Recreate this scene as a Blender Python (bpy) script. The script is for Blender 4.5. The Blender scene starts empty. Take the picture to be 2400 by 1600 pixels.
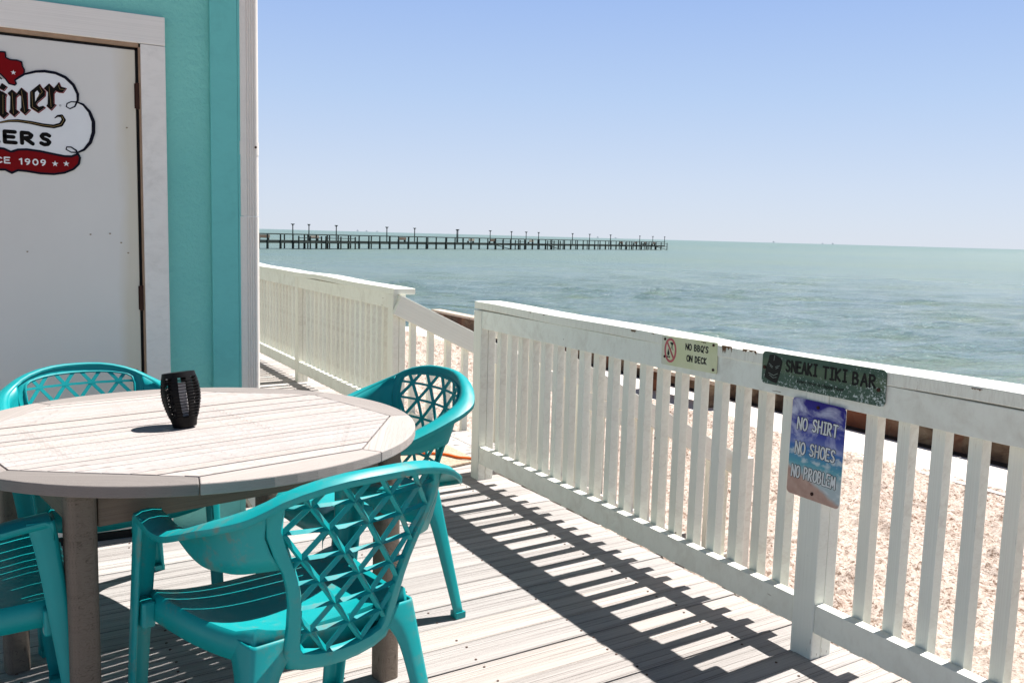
import bpy, bmesh, math, random
import numpy as np
from mathutils import Vector, Matrix
random.seed(7)
R = math.radians
scene = bpy.context.scene
COL = scene.collection

# ------------------------------------------------------------------ camera
CAM_H = 1.28
YAW, PITCH, ROLL = R(29.471), R(6.689), R(1.553)
fv = Vector((math.sin(YAW)*math.cos(PITCH), math.cos(YAW)*math.cos(PITCH), -math.sin(PITCH)))
rv = Vector((math.cos(YAW), -math.sin(YAW), 0)); uv_ = rv.cross(fv)
r2 = rv*math.cos(ROLL)+uv_*math.sin(ROLL); u2 = -rv*math.sin(ROLL)+uv_*math.cos(ROLL)
cam = bpy.data.cameras.new("camera"); cam_o = bpy.data.objects.new("camera", cam); COL.objects.link(cam_o)
cam.sensor_width = 36; cam.lens = 31.69; cam.clip_start = .05; cam.clip_end = 60000
m = Matrix((r2, u2, -fv)).transposed().to_4x4(); m.translation = (0, 0, CAM_H); cam_o.matrix_world = m
scene.camera = cam_o

# ------------------------------------------------------------------ sky, sun, exposure
SUN_AZ = R(5.5)                       # from +X towards +Y
sdir = Vector((math.cos(SUN_AZ), math.sin(SUN_AZ), 1.79)).normalized()
SUN_EL = math.asin(sdir.z)
w = bpy.data.worlds.new("World"); scene.world = w; w.use_nodes = True
nt = w.node_tree; nt.nodes.clear()
sky = nt.nodes.new("ShaderNodeTexSky"); sky.sky_type = 'NISHITA'; sky.sun_disc = False
sky.sun_elevation = SUN_EL; sky.sun_rotation = R(90)-SUN_AZ
sky.altitude = 0; sky.air_density = .85; sky.dust_density = .35; sky.ozone_density = 2.2
# tint of the air by height above the horizon (pale lavender low, periwinkle high)
tc = nt.nodes.new("ShaderNodeTexCoord"); sxyz = nt.nodes.new("ShaderNodeSeparateXYZ"); nt.links.new(tc.outputs['Generated'], sxyz.inputs[0])
rmp = nt.nodes.new("ShaderNodeValToRGB"); cr_ = rmp.color_ramp
for i_, (p_, c_) in enumerate(((0.0, (7.4, 8.1, 9.3)), (.06, (6.7, 7.7, 9.5)), (.15, (5.2, 6.8, 9.65)), (.26, (3.7, 5.45, 9.45)), (.5, (.70, 1.1, 2.1)), (1.0, (.25, .42, .9)))):
    e_ = cr_.elements[i_] if i_ < 2 else cr_.elements.new(p_)
    e_.position = p_; e_.color = (*[q/10.5 for q in c_], 1)
nt.links.new(sxyz.outputs[2], rmp.inputs[0])
amp = nt.nodes.new("ShaderNodeVectorMath"); amp.operation = 'SCALE'; amp.inputs[3].default_value = 10.5; nt.links.new(rmp.outputs[0], amp.inputs[0])
mx = nt.nodes.new("ShaderNodeMix"); mx.data_type = 'RGBA'; mx.inputs[0].default_value = .88
nt.links.new(sky.outputs[0], mx.inputs[6]); nt.links.new(amp.outputs[0], mx.inputs[7])
bg = nt.nodes.new("ShaderNodeBackground"); bg.inputs[1].default_value = .0485
wo = nt.nodes.new("ShaderNodeOutputWorld")
nt.links.new(mx.outputs[2], bg.inputs[0]); nt.links.new(bg.outputs[0], wo.inputs[0])
sl = bpy.data.lights.new("sun", 'SUN'); sl.energy = 5.0; sl.angle = R(.53); sl.color = (1, .98, .95)
so = bpy.data.objects.new("sun", sl); COL.objects.link(so); so.location = sdir*40
so.rotation_euler = sdir.to_track_quat('Z', 'Y').to_euler()
vs = scene.view_settings; vs.view_transform = 'Standard'; vs.look = 'None'; vs.gamma = 1; vs.exposure = 1.0
scene.render.film_transparent = False

# ------------------------------------------------------------------ node helpers
def mat(name):
    mt = bpy.data.materials.new(name); mt.use_nodes = True
    t = mt.node_tree; b = t.nodes["Principled BSDF"]
    return mt, t, b
def N(t, typ, **k):
    n = t.nodes.new(typ)
    for a, v in k.items():
        if a.startswith('i_'):
            n.inputs[int(a[2:]) if a[2:].isdigit() else a[2:]].default_value = v
        else: setattr(n, a, v)
    return n
def L(t, a, b): t.links.new(a, b)
def noise(t, vec, scale, detail=4, rough=.55, dist=0):
    n = N(t, 'ShaderNodeTexNoise'); n.inputs['Scale'].default_value = scale; n.inputs['Detail'].default_value = detail
    n.inputs['Roughness'].default_value = rough; n.inputs['Distortion'].default_value = dist
    if vec is not None: L(t, vec, n.inputs['Vector'])
    return n.outputs['Fac']
def mapping(t, vec, scale=(1, 1, 1), loc=(0, 0, 0), rot=(0, 0, 0)):
    n = N(t, 'ShaderNodeMapping'); n.inputs['Scale'].default_value = scale; n.inputs['Location'].default_value = loc
    n.inputs['Rotation'].default_value = rot; L(t, vec, n.inputs['Vector']); return n.outputs[0]
def ramp(t, fac, stops, interp='LINEAR'):
    n = N(t, 'ShaderNodeValToRGB'); cr = n.color_ramp; cr.interpolation = interp
    while len(cr.elements) > 1: cr.elements.remove(cr.elements[-1])
    for i, (p, c) in enumerate(stops):
        e = cr.elements[0] if i == 0 else cr.elements.new(p)
        e.position = p
        if not isinstance(c, tuple): c = (c, c, c)
        e.color = (*c, 1)
    L(t, fac, n.inputs[0]); return n.outputs[0]
def mix(t, fac, a, b, mode='MIX'):
    n = N(t, 'ShaderNodeMix', data_type='RGBA', blend_type=mode)
    for s, v in ((0, fac), (6, a), (7, b)):
        if hasattr(v, 'node'): L(t, v, n.inputs[s])
        elif s == 0: n.inputs[0].default_value = v
        else: n.inputs[s].default_value = (*v, 1)
    return n.outputs[2]
def math_(t, op, a, b=None, c=None, clamp=False):
    n = N(t, 'ShaderNodeMath', operation=op, use_clamp=clamp)
    for i, v in enumerate((a, b, c)):
        if v is None: continue
        if hasattr(v, 'node'): L(t, v, n.inputs[i])
        else: n.inputs[i].default_value = v
    return n.outputs[0]
def bump(t, b, h, strength=.3, dist=.01):
    n = N(t, 'ShaderNodeBump'); n.inputs['Strength'].default_value = strength; n.inputs['Distance'].default_value = dist
    L(t, h, n.inputs['Height']); L(t, n.outputs[0], b.inputs['Normal'])
def attr(t, name): return N(t, 'ShaderNodeAttribute', attribute_name=name)
def flat(name, col, rough=.6, metal=0.0, spec=.25, var=.15):
    mt, t, b = mat(name); b.inputs['Base Color'].default_value = (*col, 1)
    b.inputs['Roughness'].default_value = rough; b.inputs['Metallic'].default_value = metal
    b.inputs['Specular IOR Level'].default_value = spec
    f = noise(t, N(t, 'ShaderNodeTexCoord').outputs['Object'], 23, 3)
    L(t, ramp(t, f, [(.3, tuple(c*(1-var) for c in col)), (.7, tuple(min(1, c*(1+var*.7)) for c in col))]), b.inputs['Base Color'])
    return mt

# board material: UV = metres along / across the grain (with a per board offset), 'tint' = per board colour
def wood(name, base, dark, crack, tintamt=.5, rough=.85, bmp=.35, ring=.6, crk=.8, blot=.5, ac=1.0):
    mt, t, b = mat(name)
    u = N(t, 'ShaderNodeUVMap', uv_map='uv').outputs[0]
    g1 = noise(t, mapping(t, u, (.55, 13*ac, 1)), 1, 2, .5, .7)            # growth rings: contours of a stretched field
    fr = math_(t, 'FRACT', math_(t, 'MULTIPLY', g1, 11))
    rl = ramp(t, fr, [(0, 1.0), (.16, .25), (.55, 0.0), (.9, .35), (1, 1.0)])
    pat = noise(t, mapping(t, u, (.8, 6, 1), (3, 1, 0)), 1, 3, .6)          # where the grain stands out
    fine = noise(t, mapping(t, u, (2.6, 120*ac, 1)), 1, 4, .65, .3)
    wide = noise(t, mapping(t, u, (.7, 9*ac, 1), (1, 9, 0)), 1, 4, .6, .8)
    mid_c = tuple(.5*(p+q) for p, q in zip(base, dark))
    c = mix(t, math_(t, 'MULTIPLY', rl, math_(t, 'MULTIPLY', ramp(t, pat, [(.36, .2), (.6, 1.0)]), ring)), base, dark)
    c = mix(t, math_(t, 'MULTIPLY', ramp(t, fine, [(.34, 1.0), (.5, 0.0)]), .5), c, mid_c)
    c = mix(t, math_(t, 'MULTIPLY', ramp(t, wide, [(.50, 0.0), (.70, 1.0)]), blot), c, mid_c)
    vo = N(t, 'ShaderNodeTexVoronoi', feature='F1'); vo.inputs['Scale'].default_value = 1
    L(t, mapping(t, u, (2.1, 12, 1)), vo.inputs['Vector'])
    kn = ramp(t, math_(t, 'ADD', vo.outputs['Distance'], math_(t, 'MULTIPLY', g1, .22)), [(.17, 1.0), (.24, .5), (.36, 0.0)])
    sc = N(t, 'ShaderNodeSeparateColor'); L(t, vo.outputs['Color'], sc.inputs[0])
    c = mix(t, math_(t, 'MULTIPLY', kn, ramp(t, sc.outputs[0], [(.80, 0.0), (.84, .8)])), c, mix(t, .5, dark, crack))
    h1 = noise(t, mapping(t, u, (.42, 17*ac, 1), (8, 4, 0)), 1, 3, .6, .5)  # drying cracks: thin contours, broken up
    ck = ramp(t, math_(t, 'ABSOLUTE', math_(t, 'SUBTRACT', h1, .5)), [(.006, 1.0), (.016, 0.0)])
    ck = math_(t, 'MULTIPLY', ck, ramp(t, noise(t, mapping(t, u, (1.7, 9, 1), (4, 2, 0)), 1, 3), [(.46, 0.0), (.56, 1.0)]))
    c = mix(t, math_(t, 'MULTIPLY', ck, crk), c, crack)
    tn = attr(t, 'tint'); c = mix(t, tintamt, c, tn.outputs['Color'], 'MULTIPLY')
    L(t, c, b.inputs['Base Color']); b.inputs['Roughness'].default_value = rough
    b.inputs['Specular IOR Level'].default_value = .25
    hh = math_(t, 'SUBTRACT', math_(t, 'SUBTRACT', math_(t, 'MULTIPLY', fine, .6), math_(t, 'MULTIPLY', rl, .3)), math_(t, 'MULTIPLY', ck, 1.2))
    bump(t, b, hh, bmp, .005)
    return mt
def paint(name, base, dirt, wood_c, dirt_amt=.5, chip=True, rough=.55, grain=.25):
    mt, t, b = mat(name)
    u = N(t, 'ShaderNodeUVMap', uv_map='uv').outputs[0]
    P = N(t, 'ShaderNodeNewGeometry').outputs['Position']
    g = noise(t, mapping(t, u, (2.2, 95, 1)), 1, 4, .6, .3)
    st = noise(t, mapping(t, u, (1.0, 24, 1), (3, 7, 0)), 1, 5, .65, .5)
    bl = noise(t, P, 3.1, 4)
    f = math_(t, 'MULTIPLY', ramp(t, st, [(.46, 0.0), (.70, 1.0)]), ramp(t, bl, [(.36, .2), (.62, 1.0)]))
    c = mix(t, math_(t, 'MULTIPLY', f, dirt_amt), base, dirt)
    c = mix(t, ramp(t, g, [(.2, .16), (.5, 0.0)]), c, dirt)
    vo = N(t, 'ShaderNodeTexVoronoi', feature='F1'); vo.inputs['Scale'].default_value = 6.5; L(t, P, vo.inputs['Vector'])
    sc = N(t, 'ShaderNodeSeparateColor'); L(t, vo.outputs['Color'], sc.inputs[0])
    c = mix(t, math_(t, 'MULTIPLY', ramp(t, vo.outputs['Distance'], [(.022, 1.0), (.04, 0.0)]), ramp(t, sc.outputs[1], [(.55, 0.0), (.6, .85)])), c, (.10, .07, .05))
    if chip:
        ch = noise(t, mapping(t, u, (9, 26, 1), (11, 5, 0)), 1, 3, .5, .4)
        cm = math_(t, 'MULTIPLY', ramp(t, ch, [(.735, 0.0), (.745, 1.0)]), ramp(t, noise(t, P, 1.7, 2), [(.5, 0.0), (.58, 1.0)]))
        c = mix(t, cm, c, wood_c)
    tn = attr(t, 'tint'); c = mix(t, .6, c, tn.outputs['Color'], 'MULTIPLY')
    L(t, c, b.inputs['Base Color']); b.inputs['Roughness'].default_value = rough
    b.inputs['Specular IOR Level'].default_value = .35
    bump(t, b, g, grain, .003)
    return mt

M = {}
M['deck'] = wood('weathered_deck', (.485, .44, .408), (.20, .168, .148), (.04, .03, .024), .85, ring=.45, crk=1.0, blot=.6, bmp=.6)
M['table'] = wood('silvered_teak', (.415, .370, .348), (.225, .19, .17), (.12, .095, .08), .85, ring=.55, crk=.3, blot=.6, bmp=.25, ac=1.5)
M['teak_dark'] = wood('brown_teak', (.185, .15, .12), (.10, .078, .06), (.04, .03, .02), .6, ring=.5, crk=.5, bmp=.25, ac=2)
M['pale_wood'] = wood('pale_timber', (.55, .46, .37), (.36, .28, .21), (.12, .08, .06), .6)
M['pier'] = wood('pier_timber', (.035, .046, .040), (.02, .026, .022), (.01, .01, .01), .6)
def bulkm():
    mt, t, b = mat('stained_bulkhead'); P = N(t, 'ShaderNodeNewGeometry').outputs['Position']
    a = noise(t, mapping(t, P, (1, 1, 1.6)), 3.2, 6, .7, .6); d = noise(t, mapping(t, P, (1, 1, .5)), 1.1, 4)
    c = ramp(t, a, [(.28, (.025, .018, .014)), (.45, (.10, .062, .038)), (.58, (.17, .12, .075)), (.75, (.25, .20, .14))])
    c = mix(t, ramp(t, d, [(.50, 0.0), (.62, .8)]), c, (.16, .045, .018))
    tn = attr(t, 'tint'); c = mix(t, .5, c, tn.outputs['Color'], 'MULTIPLY')
    L(t, c, b.inputs['Base Color']); b.inputs['Roughness'].default_value = .9; bump(t, b, a, .6, .03); return mt
M['bulk'] = bulkm()
M['white'] = paint('white_paint', (.80, .80, .71), (.40, .34, .26), (.20, .12, .07), .34)
M['trim'] = paint('trim_paint', (.84, .79, .73), (.42, .38, .33), (.22, .14, .09), .25, chip=False)
M['teal_trim'] = paint('turquoise_board_paint', (.15, .53, .50), (.09, .32, .31), (.2, .12, .05), .3, chip=False, grain=.35)
M['black'] = flat('black_plastic', (.005, .004, .004), .5, spec=.15)
M['rust'] = flat('rusty_iron', (.045, .018, .012), .8)
M['nail'] = flat('nail_head', (.10, .06, .045), .7)
M['orange'] = flat('orange_rubber', (.75, .13, .015), .5)
M['gap'] = flat('dark_door_gap', (.015, .015, .015), .9)  # near-black colour standing for shade inside the door gap
M['seal_tan'] = flat('tan_weather_strip', (.36, .24, .16), .9)

def turq(name, worn):
    mt, t, b = mat(name); o = N(t, 'ShaderNodeTexCoord').outputs['Object']
    base = (.002, .275, .285)
    c = mix(t, ramp(t, noise(t, o, 6, 4), [(.35, 0.0), (.75, .3)]), base, (.004, .21, .212))
    a = noise(t, o, 21, 8, .72); bb = noise(t, mapping(t, o, (1, 1, .6), (2, 3, 1)), 5.2, 4, .6)
    thr = .53 if worn else .70
    geo = N(t, 'ShaderNodeNewGeometry')
    f = math_(t, 'MULTIPLY', ramp(t, a, [(.50, 0.0), (.66, 1.0)]), ramp(t, bb, [(thr-.10, 0.0), (thr+.06, 1.0)]))
    c = mix(t, math_(t, 'MULTIPLY', f, .68 if worn else .25), c, (.19, .155, .11))
    L(t, c, b.inputs['Base Color']); b.inputs['Roughness'].default_value = .38
    b.inputs['Specular IOR Level'].default_value = .32
    L(t, ramp(t, a, [(.3, .34), (.7, .52)]), b.inputs['Roughness'])
    return mt
M['chair'] = turq('turquoise_resin', False); M['chair_worn'] = turq('scuffed_turquoise_resin', True)

def stucco(name, base, alt):
    mt, t, b = mat(name); P = N(t, 'ShaderNodeNewGeometry').outputs['Position']
    n1 = noise(t, P, 48, 4, .6); n2 = noise(t, P, 1.6, 4)
    spec = N(t, 'ShaderNodeTexVoronoi', feature='F1'); spec.inputs['Scale'].default_value = 5.5; L(t, P, spec.inputs['Vector'])
    sp = ramp(t, spec.outputs['Distance'], [(.022, 1.0), (.034, 0.0)])
    c = mix(t, ramp(t, n2, [(.35, 0.0), (.7, 1.0)]), base, alt)
    c = mix(t, math_(t, 'MULTIPLY', sp, .7), c, (.22, .17, .11))
    L(t, c, b.inputs['Base Color']); b.inputs['Roughness'].default_value = .7
    bump(t, b, n1, .45, .015); return mt
M['wall'] = stucco('turquoise_wall', (.215, .60, .53), (.17, .53, .48))
def doorm():
    mt, t, b = mat('door_paint'); P = N(t, 'ShaderNodeNewGeometry').outputs['Position']
    c = ramp(t, noise(t, mapping(t, P, (1, 1, .5)), 2.2, 4), [(.3, (.68, .65, .60)), (.7, (.73, .70, .65))])
    v = N(t, 'ShaderNodeTexVoronoi', feature='F1'); v.inputs['Scale'].default_value = 4.2; L(t, P, v.inputs['Vector'])
    s = N(t, 'ShaderNodeSeparateColor'); L(t, v.outputs['Color'], s.inputs[0])
    k = math_(t, 'MULTIPLY', ramp(t, v.outputs['Distance'], [(.02, 1.0), (.035, 0.0)]), ramp(t, s.outputs[0], [(.5, 0.0), (.52, .65)]))
    sx_ = N(t, 'ShaderNodeSeparateXYZ'); L(t, P, sx_.inputs[0])
    edge = ramp(t, math_(t, 'ADD', sx_.outputs[0], math_(t, 'MULTIPLY', noise(t, mapping(t, P, (1, 1, .35)), 6, 4), .10)), [(.455, 0.0), (.50, .55)])
    c = mix(t, edge, c, (.60, .52, .36))
    L(t, mix(t, k, c, (.25, .17, .1)), b.inputs['Base Color']); b.inputs['Roughness'].default_value = .5; return mt
M['door'] = doorm()
M['pipe'] = paint('downpipe_enamel', (.78, .72, .655), (.45, .40, .35), (.3, .15, .08), .15, chip=False, rough=.35, grain=.03)
M['siding'] = stucco('grey_siding', (.30, .33, .30), (.27, .29, .26))
M['roof'] = flat('roof_shingle', (.12, .11, .10), .9)

def sandm():
    mt, t, b = mat('raked_sand'); P = N(t, 'ShaderNodeNewGeometry').outputs['Position']
    a = noise(t, P, 22, 5, .7); d = noise(t, P, 38, 3, .6); big = noise(t, P, .7, 3)
    c = mix(t, ramp(t, a, [(.36, 0.0), (.6, 1.0)]), (.28, .20, .155), (.59, .49, .425))
    c = mix(t, ramp(t, d, [(.385, .95), (.45, 0.0)]), c, (.13, .07, .04))
    c = mix(t, ramp(t, big, [(.4, 0.0), (.7, .4)]), c, (.64, .54, .46))
    L(t, c, b.inputs['Base Color']); b.inputs['Roughness'].default_value = .95; b.inputs['Specular IOR Level'].default_value = .1
    bump(t, b, a, .9, .03); return mt
M['sand'] = sandm()
def concm():
    mt, t, b = mat('pale_concrete'); P = N(t, 'ShaderNodeNewGeometry').outputs['Position']
    c = ramp(t, noise(t, P, 1.3, 5, .6), [(.3, (.60, .55, .50)), (.7, (.68, .63, .58))])
    L(t, c, b.inputs['Base Color']); b.inputs['Roughness'].default_value = .9; bump(t, b, noise(t, P, 30, 4), .2, .005); return mt
M['conc'] = concm()
def waterm():
    mt, t, b = mat('bay_water'); P = N(t, 'ShaderNodeNewGeometry').outputs['Position']
    Q = mapping(t, P, rot=(0, 0, R(27)))                     # long axis of the ripples
    w1 = noise(t, mapping(t, Q, (.13, .55, 1)), 1, 5, .6, .5)
    w2 = noise(t, mapping(t, Q, (1.0, 3.4, 1), (5, 2, 0)), 1, 4, .6, .5)
    w3 = noise(t, mapping(t, Q, (4, 10, 1), (1, 8, 0)), 1, 4, .62, .3)
    hgt = math_(t, 'ADD', math_(t, 'MULTIPLY', w2, .8), math_(t, 'MULTIPLY', w3, .30))
    big = noise(t, mapping(t, Q, (.008, .045, 1)), 1, 5, .6)
    c = mix(t, ramp(t, big, [(.38, 0.0), (.64, 1.0)]), (.110, .172, .180), (.132, .188, .165))
    c = mix(t, ramp(t, w1, [(.47, 0.0), (.62, .8)]), c, (.138, .195, .150))
    c = mix(t, ramp(t, w2, [(.50, 0.0), (.66, .35)]), c, (.13, .19, .21))
    L(t, c, b.inputs['Base Color'])
    ln = N(t, 'ShaderNodeVectorMath', operation='LENGTH'); L(t, P, ln.inputs[0])
    mr = N(t, 'ShaderNodeMapRange', interpolation_type='SMOOTHSTEP'); L(t, ln.outputs['Value'], mr.inputs[0])
    for q_, v_ in ((1, 15), (2, 150), (3, .09), (4, .42)): mr.inputs[q_].default_value = v_
    L(t, mr.outputs[0], b.inputs['Roughness']); b.inputs['IOR'].default_value = 1.33
    n = N(t, 'ShaderNodeBump'); n.inputs['Strength'].default_value = 1.0; n.inputs['Distance'].default_value = .40
    L(t, hgt, n.inputs['Height']); L(t, n.outputs[0], b.inputs['Normal'])
    return mt
M['water'] = waterm()

# ------------------------------------------------------------------ object helpers
def tag(o, label=None, cat=None, group=None, kind=None):
    if label: o['label'] = label
    if cat: o['category'] = cat
    if group: o['group'] = group
    if kind: o['kind'] = kind
    return o
def thing(name, label, cat, loc=(0, 0, 0), rotz=0, group=None):
    o = bpy.data.objects.new(name, None); COL.objects.link(o); o.empty_display_size = .1
    o.location = loc; o.rotation_euler = (0, 0, rotz)
    return tag(o, label, cat, group)
def base_matrix(o):
    m_ = Matrix.LocRotScale(o.location, o.rotation_euler, o.scale)
    return base_matrix(o.parent) @ m_ if o.parent else m_

class MB:
    """collects shapes; build() links them as one mesh object"""
    def __init__(s): s.v = []; s.f = []; s.uv = []; s.t = []
    def add(s, verts, faces, uvs=None, tint=(1, 1, 1)):
        o = len(s.v); s.v += [tuple(v) for v in verts]
        for i, f in enumerate(faces):
            s.f.append(tuple(o+k for k in f))
            s.uv.append(uvs[i] if uvs else [(verts[k][0], verts[k][1]) for k in f]); s.t.append(tint)
        return s
    def obox(s, c, ax, ay, az, sx, sy, sz, tint=None, jit=True, twist=0):
        """oriented box: centre c, unit axes, full sizes; grain runs along ax"""
        c, ax, ay, az = Vector(c), Vector(ax), Vector(ay), Vector(az)
        P = []
        for i in (-1, 1):
            for j in (-1, 1):
                for k in (-1, 1): P.append(c+ax*(i*sx/2)+ay*(j*sy/2)+az*(k*sz/2))
        F = [(0, 1, 3, 2), (4, 6, 7, 5), (0, 4, 5, 1), (2, 3, 7, 6), (0, 2, 6, 4), (1, 5, 7, 3)]
        ou, ov = random.uniform(0, 40), random.uniform(0, 40)
        if not jit: ou = ov = 0
        uvs = []
        for n, f in enumerate(F):
            q = []
            for k in f:
                d = P[k]-c; a, b_, g = d.dot(ax), d.dot(ay), d.dot(az)
                q.append((ou+g, ov+b_) if n < 2 else ((ou+a, ov+g+.3) if n < 4 else (ou+a, ov+b_)))
            uvs.append(q)
        s.add(P, F, uvs, tint or (1, 1, 1)); return s
    def box(s, x0, x1, y0, y1, z0, z1, along='x', tint=None):
        c = ((x0+x1)/2, (y0+y1)/2, (z0+z1)/2); X, Y, Z = (1, 0, 0), (0, 1, 0), (0, 0, 1); a, b_, d = abs(x1-x0), abs(y1-y0), abs(z1-z0)
        if along == 'x': return s.obox(c, X, Y, Z, a, b_, d, tint)
        if along == 'y': return s.obox(c, Y, Z, X, b_, d, a, tint)
        return s.obox(c, Z, X, Y, d, a, b_, tint)
    def beam(s, p, q, wd, th, up=(0, 0, 1), tint=None):
        p, q = Vector(p), Vector(q); a = (q-p); ln = a.length; a.normalize()
        b_ = Vector(up).cross(a).normalized(); n = a.cross(b_)
        return s.obox((p+q)/2, a, b_, n, ln, wd, th, tint)
    def prism(s, pts, z0, z1, frame=None, tint=None, guv=None):
        """polygon pts (2D, ccw) from z0 to z1; frame maps (a,b,c) to a point"""
        fr = frame or (lambda a, b_, c: (a, b_, c)); n = len(pts)
        area = sum(pts[i][0]*pts[(i+1) % n][1]-pts[(i+1) % n][0]*pts[i][1] for i in range(n))
        if area < 0: pts = pts[::-1]
        V = [fr(a, b_, z0) for a, b_ in pts]+[fr(a, b_, z1) for a, b_ in pts]
        F = [tuple(range(n-1, -1, -1)), tuple(range(n, 2*n))]+[(i, (i+1) % n, n+(i+1) % n, n+i) for i in range(n)]
        g = guv or (lambda a, b_: (a, b_)); P2 = [g(*p) for p in pts]*2
        uvs = [[P2[k] for k in f] for f in F[:2]]+[[(P2[k][0], P2[k][1]+(.02 if k >= n else 0)) for k in f] for f in F[2:]]
        s.add(V, F, uvs, tint or (1, 1, 1)); return s
    def tube(s, pts, rad, seg=8, closed=False, cap=True, tint=None):
        pts = [Vector(p) for p in pts]; n = len(pts); V = []; F = []
        rr = rad if isinstance(rad, (list, tuple)) else [rad]*n
        up = Vector((0, 0, 1)); prev = None
        for i, p in enumerate(pts):
            a = pts[(i+1) % n] if (closed or i < n-1) else p
            b_ = pts[i-1] if (closed or i > 0) else p
            d = (a-b_).normalized()
            if prev is None: x = d.orthogonal().normalized()
            else: x = (prev-d*prev.dot(d)).normalized()
            prev = x; y = d.cross(x)
            for k in range(seg):
                an = 2*math.pi*k/seg; V.append(p+(x*math.cos(an)+y*math.sin(an))*rr[i])
        for i in range(n if closed else n-1):
            for k in range(seg):
                j = (i+1) % n; F.append((i*seg+k, i*seg+(k+1) % seg, j*seg+(k+1) % seg, j*seg+k))
        if cap and not closed:
            F.append(tuple(range(seg-1, -1, -1))); F.append(tuple((n-1)*seg+k for k in range(seg)))
        s.add(V, F, None, tint or (1, 1, 1)); return s
    def lathe(s, prof, seg=32, center=(0, 0, 0), capb=True, capt=True):
        V = []; F = []; n = len(prof)
        for r_, z in prof:
            for k in range(seg):
                an = 2*math.pi*k/seg; V.append((center[0]+r_*math.cos(an), center[1]+r_*math.sin(an), center[2]+z))
        for i in range(n-1):
            for k in range(seg): F.append((i*seg+k, i*seg+(k+1) % seg, (i+1)*seg+(k+1) % seg, (i+1)*seg+k))
        if capb: F.append(tuple(range(seg-1, -1, -1)))
        if capt: F.append(tuple((n-1)*seg+k for k in range(seg)))
        s.add(V, F); return s
    def grid(s, rows, flip=False):
        V = [p for r_ in rows for p in r_]; n = len(rows[0]); F = []
        for i in range(len(rows)-1):
            for k in range(n-1):
                f = (i*n+k, i*n+k+1, (i+1)*n+k+1, (i+1)*n+k); F.append(f[::-1] if flip else f)
        s.add(V, F); return s
    def stroke(s, pts, wd, t0, t1, frame, closed=False, seg=10):
        """flat ribbon with round ends, widths may vary, each piece a hair higher than the last"""
        n = len(pts); ws = wd if isinstance(wd, (list, tuple)) else [wd]*n
        e = 0
        for i in range(n if closed else n-1):
            a, b_ = Vector(pts[i]), Vector(pts[(i+1) % n]); d = b_-a
            if d.length < 1e-6: continue
            d.normalize(); q = Vector((-d.y, d.x)); w0, w1 = ws[i]/2, ws[(i+1) % n]/2
            e += 1.2e-6
            s.prism([tuple(a+q*w0), tuple(a-q*w0), tuple(b_-q*w1), tuple(b_+q*w1)], t0, t1+e, frame)
        for i in range(n):
            e += 1.2e-6; a = pts[i]; r_ = ws[i]/2
            s.prism([(a[0]+r_*math.cos(2*math.pi*k/seg), a[1]+r_*math.sin(2*math.pi*k/seg)) for k in range(seg)], t0, t1+e, frame)
        return s
    def build(s, name, mt, parent=None, smooth=None, bevel=None, solid=None, local=False, weld=False):
        me = bpy.data.meshes.new(name); V = s.v
        if parent is not None and not local:
            inv = base_matrix(parent).inverted(); V = [inv @ Vector(v) for v in V]
        me.from_pydata([tuple(v) for v in V], [], s.f)
        uvl = me.uv_layers.new(name='uv'); ca = me.color_attributes.new('tint', 'FLOAT_COLOR', 'CORNER')
        flatuv = [c for q in s.uv for p in q for c in p[:2]]; uvl.data.foreach_set('uv', flatuv)
        ca.data.foreach_set('color', [c for f, t in zip(s.f, s.t) for _ in f for c in (*t, 1)])
        if weld:
            bm = bmesh.new(); bm.from_mesh(me); bmesh.ops.remove_doubles(bm, verts=bm.verts, dist=2e-5); bm.to_mesh(me); bm.free()
        if isinstance(mt, (list, tuple)):
            for q in mt: me.materials.append(q)
        else: me.materials.append(mt)
        if smooth:
            me.polygons.foreach_set('use_smooth', [True]*len(me.polygons)); me.set_sharp_from_angle(angle=R(smooth))
        me.update(); me.validate()
        o = bpy.data.objects.new(name, me); COL.objects.link(o)
        if parent is not None: o.parent = parent
        if solid:
            md = o.modifiers.new('solid', 'SOLIDIFY'); md.thickness = solid; md.offset = 0
        if bevel:
            md = o.modifiers.new('bevel', 'BEVEL'); md.width = bevel; md.segments = 2; md.limit_method = 'ANGLE'; md.angle_limit = R(50)
        return o
def rt(lo=.8, hi=1.08, warm=.03):
    g = random.uniform(lo, hi); k = random.uniform(-warm, warm); return (g*(1+k), g, g*(1-k))
def copy_tree(root):
    c = root.copy(); COL.objects.link(c)
    for ch in list(root.children):
        d = ch.copy(); COL.objects.link(d); d.parent = c
        for g in list(ch.children):
            e = g.copy(); COL.objects.link(e); e.parent = d
    return c

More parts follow.
